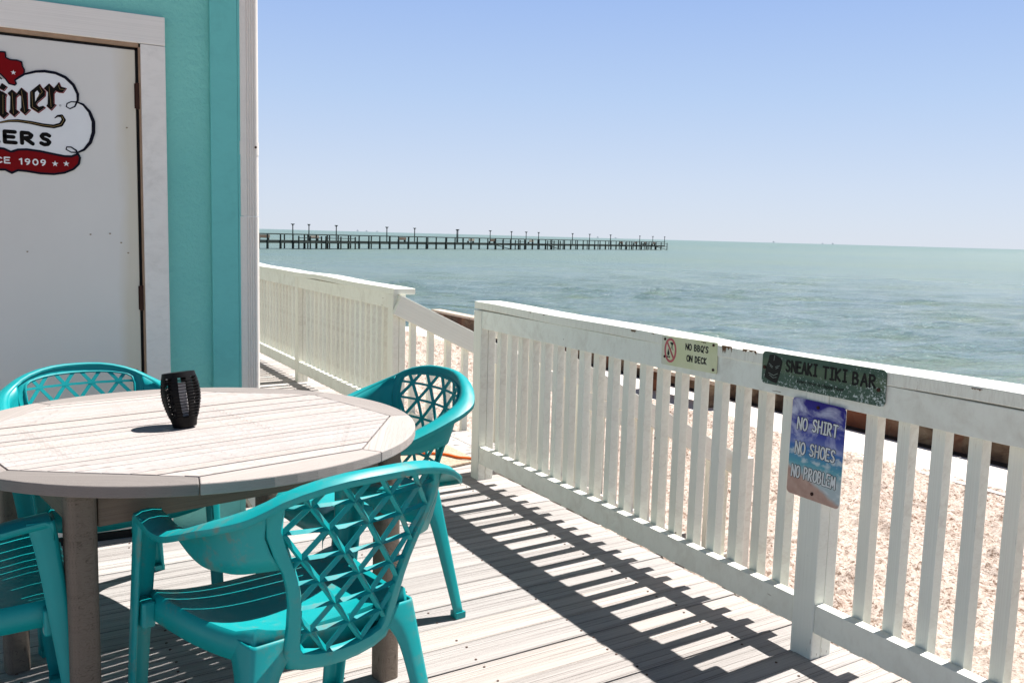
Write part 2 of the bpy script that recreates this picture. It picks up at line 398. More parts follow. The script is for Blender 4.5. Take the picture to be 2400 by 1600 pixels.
# ================================================================== SETTING
GZ, WZ = -1.0, -1.72
def ground():
    # raked sand: displaced sheet between the deck and the concrete strip
    rs = np.random.RandomState(3)
    xs = np.arange(2.2, 8.36, .034); ys = np.arange(-1.5, 20.4, .036); nx, ny = len(xs), len(ys)
    def field(cell):
        a = rs.rand(int(nx/cell)+3, int(ny/cell)+3); ix = np.arange(nx)/cell; iy = np.arange(ny)/cell
        x0, y0 = ix.astype(int), iy.astype(int); fx, fy = (ix-x0)[:, None], (iy-y0)[None, :]
        fx = fx*fx*(3-2*fx); fy = fy*fy*(3-2*fy)
        g = lambda i, j: a[np.ix_(x0+i, y0+j)]
        return (g(0, 0)*(1-fx)+g(1, 0)*fx)*(1-fy)+(g(0, 1)*(1-fx)+g(1, 1)*fx)*fy-.5
    f2 = field(2.1); Z = GZ+.012+.085*np.maximum(f2, 0)*2*(.2+.8*(field(9)+.5))+.050*field(1.1)+.03*field(14)+.04*field(50)
    edge = np.clip((8.22+.16*(field(26)[0][None, :])*2+.10*field(6)-xs[:, None])/.30, 0, 1); Z = GZ-.006+(Z-GZ+.006)*edge
    Xg, Yg = np.meshgrid(xs, ys, indexing='ij'); V = np.stack([Xg, Yg, Z], -1).reshape(-1, 3)
    idx = np.arange(nx*ny).reshape(nx, ny)
    F = np.stack([idx[:-1, :-1], idx[1:, :-1], idx[1:, 1:], idx[:-1, 1:]], -1).reshape(-1, 4)
    me = bpy.data.meshes.new('sand'); me.from_pydata(V.tolist(), [], F.tolist()); me.materials.append(M['sand'])
    me.polygons.foreach_set('use_smooth', [True]*len(me.polygons))
    o = bpy.data.objects.new('sand', me); COL.objects.link(o); tag(o, kind='structure')
    b = MB(); b.box(-40, 9.25, -40, 20.5, GZ-2, GZ-.012); tag(b.build('ground', M['sand']), kind='structure')
    b = MB(); b.box(8.02, 9.06, -30, 20.3, GZ-.01, GZ+.012, 'y'); tag(b.build('concrete_path', M['conc']), kind='structure')
    def axis(c, near, d0, g):
        a = [0.0]; d = d0
        while a[-1] < 26000:
            a.append(a[-1]+d)
            if a[-1] > near: d *= g
        a = np.array(a); return np.concatenate([c-a[:0:-1], c+a])
    xs, ys = axis(24, 14, .19, 1.026), axis(26, 16, .19, 1.026); dx = np.gradient(xs)[:, None]; dy = np.gradient(ys)[None, :]
    Xg, Yg = np.meshgrid(xs, ys, indexing='ij'); Z = np.zeros_like(Xg); sp = np.maximum(dx, dy)+0*Xg
    rs = np.random.RandomState(11)
    for i in range(64):
        lam = .6*(6.5/.6)**((i+rs.rand())/64); th = rs.normal(R(238), R(20)); k = 2*math.pi/lam
        amp = .0046*lam*(1.0 if lam < 3 else .7); att = np.clip((lam/sp-2.5)/3.0, 0, 1)
        grp = 1+.7*np.sin((Xg*math.cos(th+1.2)+Yg*math.sin(th+1.2))*k*.13+rs.rand()*6)
        Z += amp*att*grp*np.sin((Xg*math.cos(th)+Yg*math.sin(th))*k+rs.rand()*6.28)
    Z = Z+1.5*np.maximum(Z, 0)**2
    V = np.stack([Xg, Yg, WZ+Z], -1).reshape(-1, 3); idx = np.arange(Xg.size).reshape(Xg.shape)
    F = np.stack([idx[:-1, :-1], idx[1:, :-1], idx[1:, 1:], idx[:-1, 1:]], -1).reshape(-1, 4)
    me = bpy.data.meshes.new('water'); nv, nf = len(V), len(F)
    me.vertices.add(nv); me.vertices.foreach_set('co', V.ravel()); me.loops.add(nf*4); me.loops.foreach_set('vertex_index', F.ravel().astype(np.int32))
    me.polygons.add(nf); me.polygons.foreach_set('loop_start', np.arange(0, nf*4, 4, dtype=np.int32)); me.polygons.foreach_set('use_smooth', np.ones(nf, dtype=bool))
    me.update(calc_edges=True); me.validate(); me.materials.append(M['water'])
    o = bpy.data.objects.new('water', me); COL.objects.link(o); tag(o, kind='structure')
    b = MB(); n = 60
    pts = []
    for i in range(n+1):
        t = i/n; az = R(-6+19.5*t); d = 9000; hgt = 15+18*abs(math.sin(t*19)+.6*math.sin(t*47))*(1 if t < .9 else (1-t)*10)
        pts.append((d*math.sin(az), d*math.cos(az), max(hgt, 2)))
    rows = [[(x, y, WZ-3) for x, y, z in pts], [(x, y, z) for x, y, z in pts], [(x*1.05, y*1.05, z) for x, y, z in pts], [(x*1.05, y*1.05, WZ-3) for x, y, z in pts]]
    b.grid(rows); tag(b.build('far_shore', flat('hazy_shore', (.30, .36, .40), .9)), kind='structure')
ground()

# ---- deck
BA = R(3.6)
def deck():
    b = MB(); nails = MB(); ca, sa = math.cos(BA), math.sin(BA)
    ax, ay = Vector((ca, sa, 0)), Vector((-sa, ca, 0)); pitch = .1425; wd = .1410
    k0, k1 = int(-3.2/pitch), int(11.5/pitch)
    for k in range(k0, k1):
        y = k*pitch
        xe = 2.30; xs_ = -4.2 if y < 4.1 else .98
        # staggered joints
        cuts = [xs_]; x = xs_+random.uniform(.6, 2.4)
        if xs_ < 0: cuts.append(random.uniform(-2.6, -.7))
        cuts.append(xe)
        for a, c in zip(cuts, cuts[1:]):
            L_ = c-a-.004; xm = (a+c)/2
            t = rt(.78, 1.08, .025)
            z = random.uniform(-.002, .002)
            wj = wd-random.choice((0, .001, .002, .004))
            cc = Vector((xm, y+math.tan(BA)*xm, -.02+z))
            tilt = Vector((0, 0, 1))+ay*random.uniform(-.008, .008); tilt.normalize()
            b.obox(cc, ax, ay, tilt, L_, wj, .038, t)
            x = math.ceil(a/.405)*.405
            while x < c:
                for dy in (-.042, .045):
                    if random.random() < .93:
                        p = Vector((x+random.uniform(-.008, .008), 0, 0)); p.y = y+math.tan(BA)*p.x+dy+random.uniform(-.006, .006)
                        nails.prism([(p.x+.0042*math.cos(q*1.047), p.y+.0042*math.sin(q*1.047)) for q in range(6)], z-.004, z+.0012)
                x += .405
    d = b.build('deck', M['deck'], bevel=.0016); tag(d, kind='structure')
    nails.build('nail_head', M['nail'], d)
    # joists and rim under the boards
    j = MB()
    for x in np.arange(-3.9, 2.3, .405): j.box(x-.019, x+.019, -3.4, 4.0 if x < 1.0 else 11.4, -.19, -.042, 'y')
    j.box(2.235, 2.273, -3.4, 4.24, -.20, -.042, 'y'); j.box(2.235, 2.273, 5.27, 11.4, -.20, -.042, 'y')
    for y in np.arange(-3, 11.5, 2.2):
        for x in (2.1,): j.box(x-.06, x+.06, y-.06, y+.06, GZ-.2, -.2, 'z')
    j.build('deck_framing', M['pale_wood'], d)
deck()

# ================================================================== RAILINGS
RX = 2.14
def railing(name, label, y0, y1, posts, first, capr=(0, 0), dens=.108, bal_y=None):
    t = thing(name, label, 'railing', (RX, y0, 0), 0, None)
    b = MB(); n = 14; ca = capr
    # cap: slightly sagging plank in several lengths
    ys = np.linspace(y0-ca[0], y1+ca[1], 26)
    sag = lambda y: .004*math.sin(y*2.1)+.003*math.sin(y*4.7+1)
    rows = []
    sec = [(-.002, .0), (-.002, .038), (.145, .038), (.145, .0), (-.002, .0)]
    V = []; F = []; UV = []
    for i, y in enumerate(ys):
        for k, (dx, dz) in enumerate(sec[:4]): V.append((RX+dx+.003*math.sin(y*1.7), y, .892+dz+sag(y)))
    for i in range(len(ys)-1):
        for k in range(4):
            k2 = (k+1) % 4; F.append((i*4+k, i*4+k2, (i+1)*4+k2, (i+1)*4+k))
            a, c_ = (.0, .04, .19, .23)[k], (.04, .19, .23, .38)[k]
            UV.append([(ys[i], a), (ys[i], c_), (ys[i+1], c_), (ys[i+1], a)])
    F.append((0, 3, 2, 1)); UV.append([(0, 0), (0, .14), (.04, .14), (.04, 0)])
    e = (len(ys)-1)*4; F.append((e, e+1, e+2, e+3)); UV.append([(0, 0), (0, .14), (.04, .14), (.04, 0)])
    b.add(V, F, UV); b.build('cap', M['white'], t, bevel=.003)
    pp = sorted(posts)
    # rails between posts (butted to the post faces, fixed on the front)
    edges = [y0]+[p for q in pp for p in (q, q+.086)]+[y1]
    spans = [(edges[i], edges[i+1]) for i in range(0, len(edges), 2) if edges[i+1]-edges[i] > .1]
    for a, c in spans:
        MB().box(RX+.001, RX+.039, a+.001, c-.001, .800, .8915, 'y', rt(.95, 1.02)).build('top_rail', M['white'], t, bevel=.002)
        MB().box(RX+.001, RX+.039, a+.001, c-.001, .088, .177, 'y', rt(.95, 1.02)).build('bottom_rail', M['white'], t, bevel=.002)
    for p in pp:
        b = MB(); b.box(RX-.003, RX+.040, p, p+.085, -.03, .8915, 'z', rt(.93, 1.0)); b.box(RX+.0415, RX+.086, p+.001, p+.084, -.03, .8915, 'z', rt(.93, 1.0))
        b.build('post', M['white'], t, bevel=.004)
    ys = bal_y
    for y in ys:
        if any(p-.035 < y-.02 < p+.087+.035 and p-.04 < y < p+.125 for p in pp): continue
        tl = random.uniform(-.005, .005); tw = random.uniform(-.06, .06)
        b = MB(); a = Vector((0, tl, 1)).normalized(); x = Vector((math.cos(tw), math.sin(tw), 0)); yv = a.cross(x).normalized(); x = yv.cross(a)
        b.obox((RX+.0605, y-.02, .4775), a, x, yv, .83, .038, .0395, rt(.93, 1.03))
        b.build('baluster', M['white'], t, bevel=.002)
    return t
by = [4.014-.1080*i for i in range(44)]
railing('deck_railing', 'long white deck railing with peeling cap carrying three signs', -.9, 4.195, [4.109, 1.85, -.40], 4.014, (0, 0), bal_y=by)
by2 = [5.33+.09+.108*i for i in range(1, 54)]
railing('deck_railing', 'white deck railing running behind the house corner to the far left, beyond the stair opening', 5.325, 11.3, [5.325, 7.45, 9.6], 5.5, (.008, 0), bal_y=by2)

rail_main = [o for o in bpy.data.objects if o.name == 'deck_railing'][0]
rr_ = random.Random(9); bare = flat('bare_brown_wood', (.17, .10, .055), .9)
for y, w_, hh in ((3.62, .010, .004), (3.50, .014, .005), (2.83, .030, .010), (2.70, .014, .004), (2.42, .022, .005), (2.315, .048, .026), (2.215, .062, .013), (1.40, .03, .005), (1.22, .05, .006)):
    n_ = 9; top = [(y-w_*k/n_, .9275) for k in range(n_+1)]; bot = [(y-w_*k/n_, .9275-hh*rr_.choice((.2, .5, .75, 1))) for k in range(n_, -1, -1)]
    MB().prism(top+bot, .0005, .0016, lambda a, c, d: (RX-.0025+.003*math.sin(a*1.7)-d, a, c)).build('paint_chip', bare, rail_main)
def stair_rail(label, yc, x0, x1, z0, slope, face):
    t = thing('stair_railing', label, 'railing', (x0, yc, 0)); zf = lambda x: z0-slope*(x-x0)
    nrm = Vector((slope, 0, 1)).normalized(); dv = Vector((1, 0, -slope)).normalized()
    b = MB(); b.beam((x0, yc, zf(x0)-.075), (x1, yc, zf(x1)-.075), .037, .115, (0, 0, 1), (1, 1, 1)); b.build('rail_board', M['white'], t, bevel=.002)
    b = MB(); b.beam((x0+.02, yc+.012*face, zf(x0+.02)-.013), (x1, yc+.012*face, zf(x1)-.013), .062, .030, (0, 0, 1), (1.02, 1.02, 1.02)); b.build('handrail', M['white'], t, bevel=.002)
    b = MB(); b.beam((x0+.1, yc, zf(x0+.1)-.76), (x1, yc, zf(x1)-.76), .037, .09); b.build('lower_rail', M['white'], t, bevel=.002)
    x = x0+.11
    while x < x1-.1:
        MB().box(x, x+.039, yc+.0195*face, yc+.0575*face, zf(x)-.80, zf(x+.039)-.06, 'z', rt(.93, 1.03)).build('baluster', M['white'], t, bevel=.002); x += .126
    for px in (x1-.12,):
        MB().box(px, px+.088, yc-.020*face-.088*(face > 0), yc-.020*face+.088*(face < 0), GZ, zf(px)-.02, 'z').build('post', M['white'], t, bevel=.003)
    return t
stair_rail('white sloping stair railing on the far side of the stair opening', 5.30, 2.15, 4.15, .897, .475, 1)
stair_rail('white sloping stair railing seen through the balusters on the near side of the stairs', 4.225, 2.24, 4.15, .90, .535, 1)
st = thing('stairs', 'pale wooden steps going down from the deck to the sand', 'stairs', (2.3, 4.75, GZ))
for i in range(5):
    x = 2.31+.36*i; z = -.012-.185*i
    b = MB()
    for q in range(2): b.box(x+.168*q, x+.165+.168*q, 4.27, 5.27, z-.036, z, 'y', rt(.9, 1.1))
    b.build('tread', M['deck'], st, bevel=.003)
for y in (4.285, 4.75, 5.215):
    b = MB(); b.beam((2.29, y, -.22), (4.1, y, -1.12), .038, .19); b.build('stringer', M['pale_wood'], st)

# ================================================================== HOUSE
HY = 3.92
h = thing('house', 'turquoise house with white framed door and fluted downpipe at its corner', 'house', (-1.6, HY, -.05))
b = MB(); b.box(-4.2, .860, HY, HY+.12, -.6, 3.15); b.build('wall', M['wall'], h)
b = MB(); b.box(-4.2, .866, HY+.121, 11.6, -.6, 3.149); b.build('side_wall', M['siding'], h)
b = MB(); b.box(.758, .866, HY-.024, HY-.001, -.02, 3.14, 'z'); b.box(.8665, .888, HY-.024, HY+.10, -.02, 3.14, 'z'); b.build('corner_board', M['teal_trim'], h, bevel=.002)
b = MB(); b.prism([(-4.5, 3.15), (1.0, 3.15), (1.0, 3.22), (-1.7, 4.3), (-4.5, 3.22)], HY-.08, 11.9, lambda a, c, d: (a, d, c)); b.build('roof', M['roof'], h)
fr = MB()
fr.box(.494, .586, HY-.030, HY-.001, -.02, 1.985, 'z'); fr.box(-.52, .586, HY-.031, HY-.001, 1.9865, 2.096, 'x'); fr.box(-.52, -.43, HY-.030, HY-.001, -.02, 1.985, 'z')
f_o = fr.build('door_frame', M['trim'], h, bevel=.003)
sg = MB(); sg.box(.487, .4935, HY-.022, HY-.001, -.02, 1.99, 'z'); sg.box(-.43, .4935, HY-.022, HY-.001, 1.9715, 1.986, 'x'); sg.build('weather_strip', M['seal_tan'], f_o)
gp = MB(); gp.box(.476, .4868, HY-.006, HY-.001, -.02, 1.975, 'z'); gp.box(-.43, .4868, HY-.006, HY-.001, 1.962, 1.9712, 'x'); gp.box(-.43, .4868, HY-.012, HY-.001, -.03, .03); gp.build('door_gap_shade', M['gap'], f_o)  # dark strips stand in for the shade in the gap round the door
dr = MB(); dr.box(-.425, .4755, HY-.014, HY-.0015, .035, 1.961, 'z'); d_o = dr.build('door', M['door'], h, bevel=.003)
for z in (1.785, .99, .2):
    b = MB(); b.tube([(.4815, HY-.019, z-.05), (.4815, HY-.019, z+.05)], .0075, 10); b.box(.47, .4925, HY-.0155, HY-.0125, z-.048, z+.048); b.build('hinge', M['rust'], d_o)
sp = MB()
for x, z in ((.44, 1.66), (.435, 1.17), (.37, 1.245), (.41, 1.21), (.08, 1.17), (.30, 1.24)): sp.prism([(x+.004*math.cos(q), z+.003*math.sin(q)) for q in range(6)], HY-.0165, HY-.0135, lambda a, c, d: (a, d, c))
sp.build('rust_spot', flat('pale_rust', (.30, .23, .16), .8), d_o)
# fluted downpipe
PX0, PX1, PYF = .874, .954, HY-.028
prof = [(PX0, PYF+.07), (PX0, PYF+.006), (PX0+.006, PYF)]
for k in range(4):
    x = PX0+.026+k*.0095; prof += [(x, PYF), (x+.0015, PYF+.0030), (x+.0035, PYF+.0030), (x+.005, PYF)]
prof += [(PX1-.014, PYF), (PX1-.006, PYF+.004), (PX1-.001, PYF+.014), (PX1, PYF+.07)]
def pipe_seg(z0, z1, grow=0):
    cx, cy = (PX0+PX1)/2, PYF+.035
    return MB().prism([(cx+(x-cx)*(1+grow), cy+(y-cy)*(1+grow)) for x, y in prof], z0, z1)
pp = pipe_seg(1.332, 3.15).build('downpipe', M['pipe'], h, smooth=40)
pipe_seg(.15, 1.330, .025).build('lower_section', M['pipe'], pp, smooth=40)
pipe_seg(1.585, 1.64, .03).build('strap', M['pipe'], pp, smooth=40)
b = MB(); b.tube([(PX1-.016, PYF-.004, 1.618), (PX1-.016, PYF+.002, 1.618)], .005, 8); b.build('screw', M['rust'], pp)
b = MB(); b.beam((PX0+.04, PYF+.035, .17), (PX0+.10, PYF-.12, .05), .08, .06); b.build('spout', M['pipe'], pp, bevel=.01)

# ================================================================== LETTERING
STK = {  # stroke letters on a 0..1 x 0..1 cell
 'N': [[(0, 0), (0, 1), (.8, 0), (.8, 1)]], 'O': [[(.42+.42*math.sin(a*math.pi/8), .5+.5*math.cos(a*math.pi/8)) for a in range(17)]],
 'S': [[(.72, .86), (.5, .99), (.2, .96), (.06, .78), (.2, .58), (.55, .45), (.72, .26), (.58, .05), (.28, .0), (.02, .12)]],
 'H': [[(0, 0), (0, 1)], [(.75, 0), (.75, 1)], [(0, .5), (.75, .52)]], 'I': [[(.3, 0), (.3, 1)], [(.05, 1), (.55, 1)], [(.05, 0), (.55, 0)]],
 'i': [[(.12, 0), (.12, 1)]],
 'R': [[(0, 0), (0, 1), (.45, .98), (.65, .8), (.55, .58), (.0, .47)], [(.2, .48), (.72, 0)]],
 'T': [[(.4, 0), (.4, 1)], [(0, 1), (.8, 1)]], 'E': [[(.65, 1), (0, 1), (0, 0), (.68, 0)], [(0, .52), (.55, .52)]],
 'P': [[(0, 0), (0, 1), (.45, .98), (.66, .78), (.5, .54), (0, .47)]],
 'B': [[(0, 0), (0, 1), (.42, .97), (.58, .8), (.45, .56), (0, .52)], [(.4, .54), (.68, .36), (.6, .1), (.35, 0), (0, 0)]],
 'L': [[(0, 1), (0, 0), (.6, 0)]], 'M': [[(0, 0), (.12, 1), (.45, .25), (.8, 1), (.92, 0)]],
 'A': [[(0, 0), (.4, 1), (.8, 0)], [(.15, .36), (.65, .36)]], 'K': [[(0, 0), (0, 1)], [(.68, 1), (.02, .48), (.7, 0)]],
 'D': [[(0, 0), (0, 1), (.35, .97), (.66, .7), (.68, .35), (.4, .03), (0, 0)]],
 'C': [[(.72, .82), (.5, .98), (.22, .93), (.03, .65), (.05, .3), (.25, .04), (.52, .01), (.74, .17)]],
 'Q': [[(.4+.4*math.sin(a*math.pi/8), .5+.5*math.cos(a*math.pi/8)) for a in range(17)], [(.45, .25), (.85, -.1)]],
 "'": [[(.15, 1.02), (.08, .76)]],
 '1': [[(.02, .82), (.3, 1), (.3, 0)]], '9': [[(.6, .55), (.35, .42), (.08, .55), (.05, .82), (.3, 1), (.58, .9), (.64, .6), (.5, .2), (.25, 0)]],
 '0': [[(.35+.34*math.sin(a*math.pi/7), .5+.5*math.cos(a*math.pi/7)) for a in range(15)]],
}
ADV = {'I': .62, 'i': .3, "'": .3, '1': .55, 'M': 1.0, ' ': .55, 'E': .74, 'L': .68}
def text(mb, s, x0, x1, y, hgt, wd, t0, t1, frame, skew=0, drop=0, thick=None, jig=0):
    """stroke lettering filling x0..x1, baseline y (drop = change of baseline across the word)"""
    tot = sum(ADV.get(c, .86)+.26 for c in s)-.26; sc = (x1-x0)/tot; x = 0; rr = random.Random(5)
    for c in s:
        j = rr.uniform(-jig, jig)
        for pl in STK.get(c, []):
            pts = [(x0+(x+px)*sc+skew*py*hgt, y+drop*(x/tot)+py*hgt+j*hgt) for px, py in pl]
            mb.stroke(pts, wd, t0, t1, frame)
        x += ADV.get(c, .86)+.26
def star(c, r_):
    return [(c[0]+(r_ if k % 2 == 0 else r_*.4)*math.sin(k*math.pi/5), c[1]+(r_ if k % 2 == 0 else r_*.4)*math.cos(k*math.pi/5)) for k in range(10)]

# ---- signs on the railing; local frame: x to the right (world -Y), y up, z out of the board (world -X)
def sign_root(name, label, y_left, z_bot, x_face, tilt=0):
    o = bpy.data.objects.new(name, None); COL.objects.link(o)
    mw = Matrix(((0, 0, -1), (-1, 0, 0), (0, 1, 0))).to_4x4() @ Matrix.Rotation(tilt, 4, 'Z')
    mw.translation = (x_face, y_left, z_bot); o.rotation_euler = mw.to_euler(); o.location = mw.translation
    return tag(o, label, 'sign')
def rrect(x0, x1, y0, y1, r_, n=5):
    P = []
    for cx, cy, a0 in ((x1-r_, y0+r_, -90), (x1-r_, y1-r_, 0), (x0+r_, y1-r_, 90), (x0+r_, y0+r_, 180)):
        for k in range(n+1): a = R(a0+90*k/n); P.append((cx+r_*math.cos(a), cy+r_*math.sin(a)))
    return P
def disc(c, r_, n=12): return [(c[0]+r_*math.cos(2*math.pi*k/n), c[1]+r_*math.sin(2*math.pi*k/n)) for k in range(n)]
ID = lambda a, c, d: (a, c, d)

# barbecue sign
mt, t, bs = mat('faded_yellow_laminate'); oc = N(t, 'ShaderNodeTexCoord').outputs['Object']
c = ramp(t, noise(t, oc, 7, 4), [(.35, (.60, .62, .36)), (.7, (.70, .70, .50))])
sx = N(t, 'ShaderNodeSeparateXYZ'); L(t, oc, sx.inputs[0])
c = mix(t, ramp(t, math_(t, 'ADD', sx.outputs[0], math_(t, 'MULTIPLY', noise(t, oc, 25, 4), .08)), [(.04, .75), (.10, 0.0)]), c, (.62, .60, .54))
L(t, c, bs.inputs['Base Color']); bs.inputs['Roughness'].default_value = .35
s1 = sign_root('notice_sign', "small faded yellow sign reading NO BBQ'S ON DECK on the railing", 2.638, .819, RX-.0025, R(1.0))
MB().prism(rrect(0, .302, 0, .108, .004, 2), 0, .0025).build('panel', mt, s1, local=True)
dark = flat('sign_ink', (.02, .02, .018), .6); red_ink = flat('faded_red_ink', (.52, .13, .14), .6)
b = MB(); ring = [(.051+.030*math.cos(2*math.pi*k/28), .056+.041*math.sin(2*math.pi*k/28)) for k in range(28)]
b.stroke(ring, .0085, .0025, .0033, ID, closed=True); b.stroke([(.032, .085), (.071, .027)], .0075, .0025, .00345, ID); b.build('prohibition_ring', red_ink, s1, local=True)
b = MB(); b.stroke([(.052, .083), (.066, .083)], .006, .0025, .0030, ID); b.prism([(.053, .081), (.066, .081), (.060, .070)], .0025, .0031); b.stroke([(.059, .073), (.053, .058)], .0018, .0025, .0032, ID); b.stroke([(.060, .073), (.066, .058)], .0018, .0025, .0032, ID)
b.prism([(.034, .043), (.039, .062), (.046, .047), (.045, .037), (.036, .036)], .0025, .0031); b.stroke([(.034, .033), (.049, .029)], .003, .0025, .003, ID); b.stroke([(.034, .029), (.049, .033)], .003, .0025, .0031, ID)
b.build('grill_and_fire_symbol', dark, s1, local=True)
b = MB(); text(b, "NO BBQ'S", .137, .257, .068, .021, .0046, .0025, .0031, ID); text(b, "ON DECK", .145, .250, .027, .021, .0046, .0025, .0031, ID); b.build('lettering', dark, s1, local=True)
b = MB()
for c_ in ((.020, .095), (.283, .098), (.020, .030), (.285, .012)): b.prism(disc(c_, .005), .0025, .0052)
b.build('screw', M['rust'], s1, local=True)

# tiki sign
mt, t, bs = mat('flaking_green_paint'); oc = N(t, 'ShaderNodeTexCoord').outputs['Object']
sx = N(t, 'ShaderNodeSeparateXYZ'); L(t, oc, sx.inputs[0])
base = ramp(t, noise(t, oc, 14, 4), [(.35, (.035, .075, .052)), (.7, (.055, .10, .068))])
band = math_(t, 'ADD', math_(t, 'ABSOLUTE', math_(t, 'SUBTRACT', sx.outputs[1], .062)), math_(t, 'MULTIPLY', noise(t, oc, 30, 3), .02))
base = mix(t, ramp(t, band, [(.022, .8), (.034, 0.0)]), base, (.085, .125, .07))
fl = N(t, 'ShaderNodeTexVoronoi', feature='F1'); fl.inputs['Scale'].default_value = 260; L(t, oc, fl.inputs['Vector'])
fm = noise(t, oc, 120, 5, .75)
low = ramp(t, sx.outputs[1], [(.0, .085), (.045, .05), (.075, .0)])
right = ramp(t, sx.outputs[0], [(.33, 0.0), (.44, .05)])
th = math_(t, 'ADD', math_(t, 'ADD', fm, low), math_(t, 'ADD', right, math_(t, 'MULTIPLY', noise(t, oc, 11, 2), .12)))
c = mix(t, ramp(t, th, [(.705, 0.0), (.735, 1.0)]), base, (.52, .58, .56))
L(t, c, bs.inputs['Base Color']); bs.inputs['Roughness'].default_value = .45
s2 = sign_root('bar_sign', 'long dark green flaking sign reading SNEAKI TIKI BAR on the railing', 2.122, .829, RX-.003, R(.3))
MB().prism(rrect(0, .472, 0, .104, .014), 0, .003).build('panel', mt, s2, local=True)
tik = flat('tiki_black', (.010, .008, .008), .5)
b = MB(); b.prism([(.030, .094), (.052, .098), (.078, .088), (.086, .078), (.083, .060), (.076, .030), (.066, .006), (.040, .010), (.012, .020), (.018, .055), (.026, .075)], .003, .0036); b.build('carved_mask', tik, s2, local=True)
b = MB(); gl = flat('tiki_grey', (.16, .19, .17), .6)
for pl in ([(.030, .066), (.046, .058)], [(.058, .058), (.074, .064)], [(.034, .060), (.044, .054)], [(.060, .053), (.070, .058)], [(.030, .036), (.052, .030), (.068, .038)], [(.052, .094), (.050, .078)], [(.034, .030), (.050, .022), (.064, .026)]): b.stroke(pl, .0022, .0036, .0040, ID)
b.build('mask_face', gl, s2, local=True)
for s_, x0, x1, y in (('SNEAKI', .103, .226, .051), ('TIKI', .250, .338, .050), ('BAR', .360, .440, .049)):
    b = MB(); text(b, s_, x0, x1, y, .034, .0070, .003, .0038, ID, jig=.05); b.build('lettering', tik, s2, local=True)
cu = bpy.data.curves.new('motto', 'FONT'); cu.body = 'Every Hour is Happy Hour'; cu.size = .0165; cu.extrude = .0002; cu.offset = .0003
co = bpy.data.objects.new('motto', cu); COL.objects.link(co)
dg = bpy.context.evaluated_depsgraph_get(); me = bpy.data.meshes.new_from_object(co.evaluated_get(dg)); bpy.data.objects.remove(co)
mo = bpy.data.objects.new('motto', me); COL.objects.link(mo); me.materials.clear(); me.materials.append(tik); mo.parent = s2; mo.location = (.150, .022, .0034)
b = MB()
for c_ in ((.011, .052), (.450, .046)): b.prism(disc(c_, .006), .003, .006)
b.build('screw', M['rust'], s2, local=True)
# beach picture sign
mt, t, bs = mat('printed_beach_picture'); oc = N(t, 'ShaderNodeTexCoord').outputs['Object']
sx = N(t, 'ShaderNodeSeparateXYZ'); L(t, oc, sx.inputs[0]); X_, Y_ = sx.outputs[0], sx.outputs[1]
skyc = ramp(t, Y_, [(.15, (.22, .28, .50)), (.20, (.055, .07, .34)), (.30, (.028, .018, .20))])
cl = noise(t, mapping(t, oc, (9, 14, 1), rot=(0, 0, .5)), 1, 6, .6, .5)
skyc = mix(t, ramp(t, cl, [(.50, 0.0), (.66, .85)]), skyc, (.60, .62, .74))
sea = ramp(t, math_(t, 'ADD', Y_, math_(t, 'MULTIPLY', noise(t, mapping(t, oc, (12, 60, 1)), 1, 3), .02)), [(.085, (.42, .50, .52)), (.115, (.10, .34, .42)), (.165, (.06, .16, .42))])
foam = ramp(t, noise(t, mapping(t, oc, (26, 40, 1), rot=(0, 0, -.5)), 1, 5), [(.5, 0.0), (.62, .7)])
sea = mix(t, foam, sea, (.60, .66, .66))
shore = math_(t, 'ADD', math_(t, 'ADD', Y_, math_(t, 'MULTIPLY', X_, .40)), math_(t, 'MULTIPLY', noise(t, oc, 16, 3), .03))
beach = ramp(t, noise(t, oc, 30, 4), [(.35, (.42, .26, .21)), (.7, (.54, .37, .30))])
low_ = mix(t, ramp(t, shore, [(.098, 1.0), (.112, 0.0)]), sea, beach)
pic = mix(t, ramp(t, Y_, [(.158, 0.0), (.166, 1.0)]), low_, skyc)
L(t, pic, bs.inputs['Base Color']); bs.inputs['Roughness'].default_value = .5; bs.inputs['Specular IOR Level'].default_value = .2
s3 = sign_root('beach_sign', 'beach picture sign reading NO SHIRT NO SHOES NO PROBLEM on a railing post', 1.985, .502, RX-.006, R(-.6))
MB().prism(rrect(0, .205, 0, .305, .014), 0, .002).build('panel', mt, s3, local=True)
wh = flat('white_ink', (.68, .70, .70), .5)
for mtx, wd, t1 in ((dark, .0088, .0025), (wh, .0052, .0030)):
    for s_, x0, x1, y in (('NO', .026, .064, .208), ('SHIRT', .086, .180, .212), ('NO', .024, .062, .132), ('SHOES', .082, .178, .135), ('NO', .016, .048, .056), ('PROBLEM', .066, .186, .058)):
        b = MB(); text(b, s_, x0, x1, y, .036, wd, .002, t1, ID, skew=.04, jig=.03)
        b.build('lettering_outline' if mtx is dark else 'lettering', mtx, s3, local=True)
b = MB()
for c_ in ((.102, .288), (.103, .020)): b.prism(disc(c_, .0055), .002, .005)
b.build('screw', M['rust'], s3, local=True)

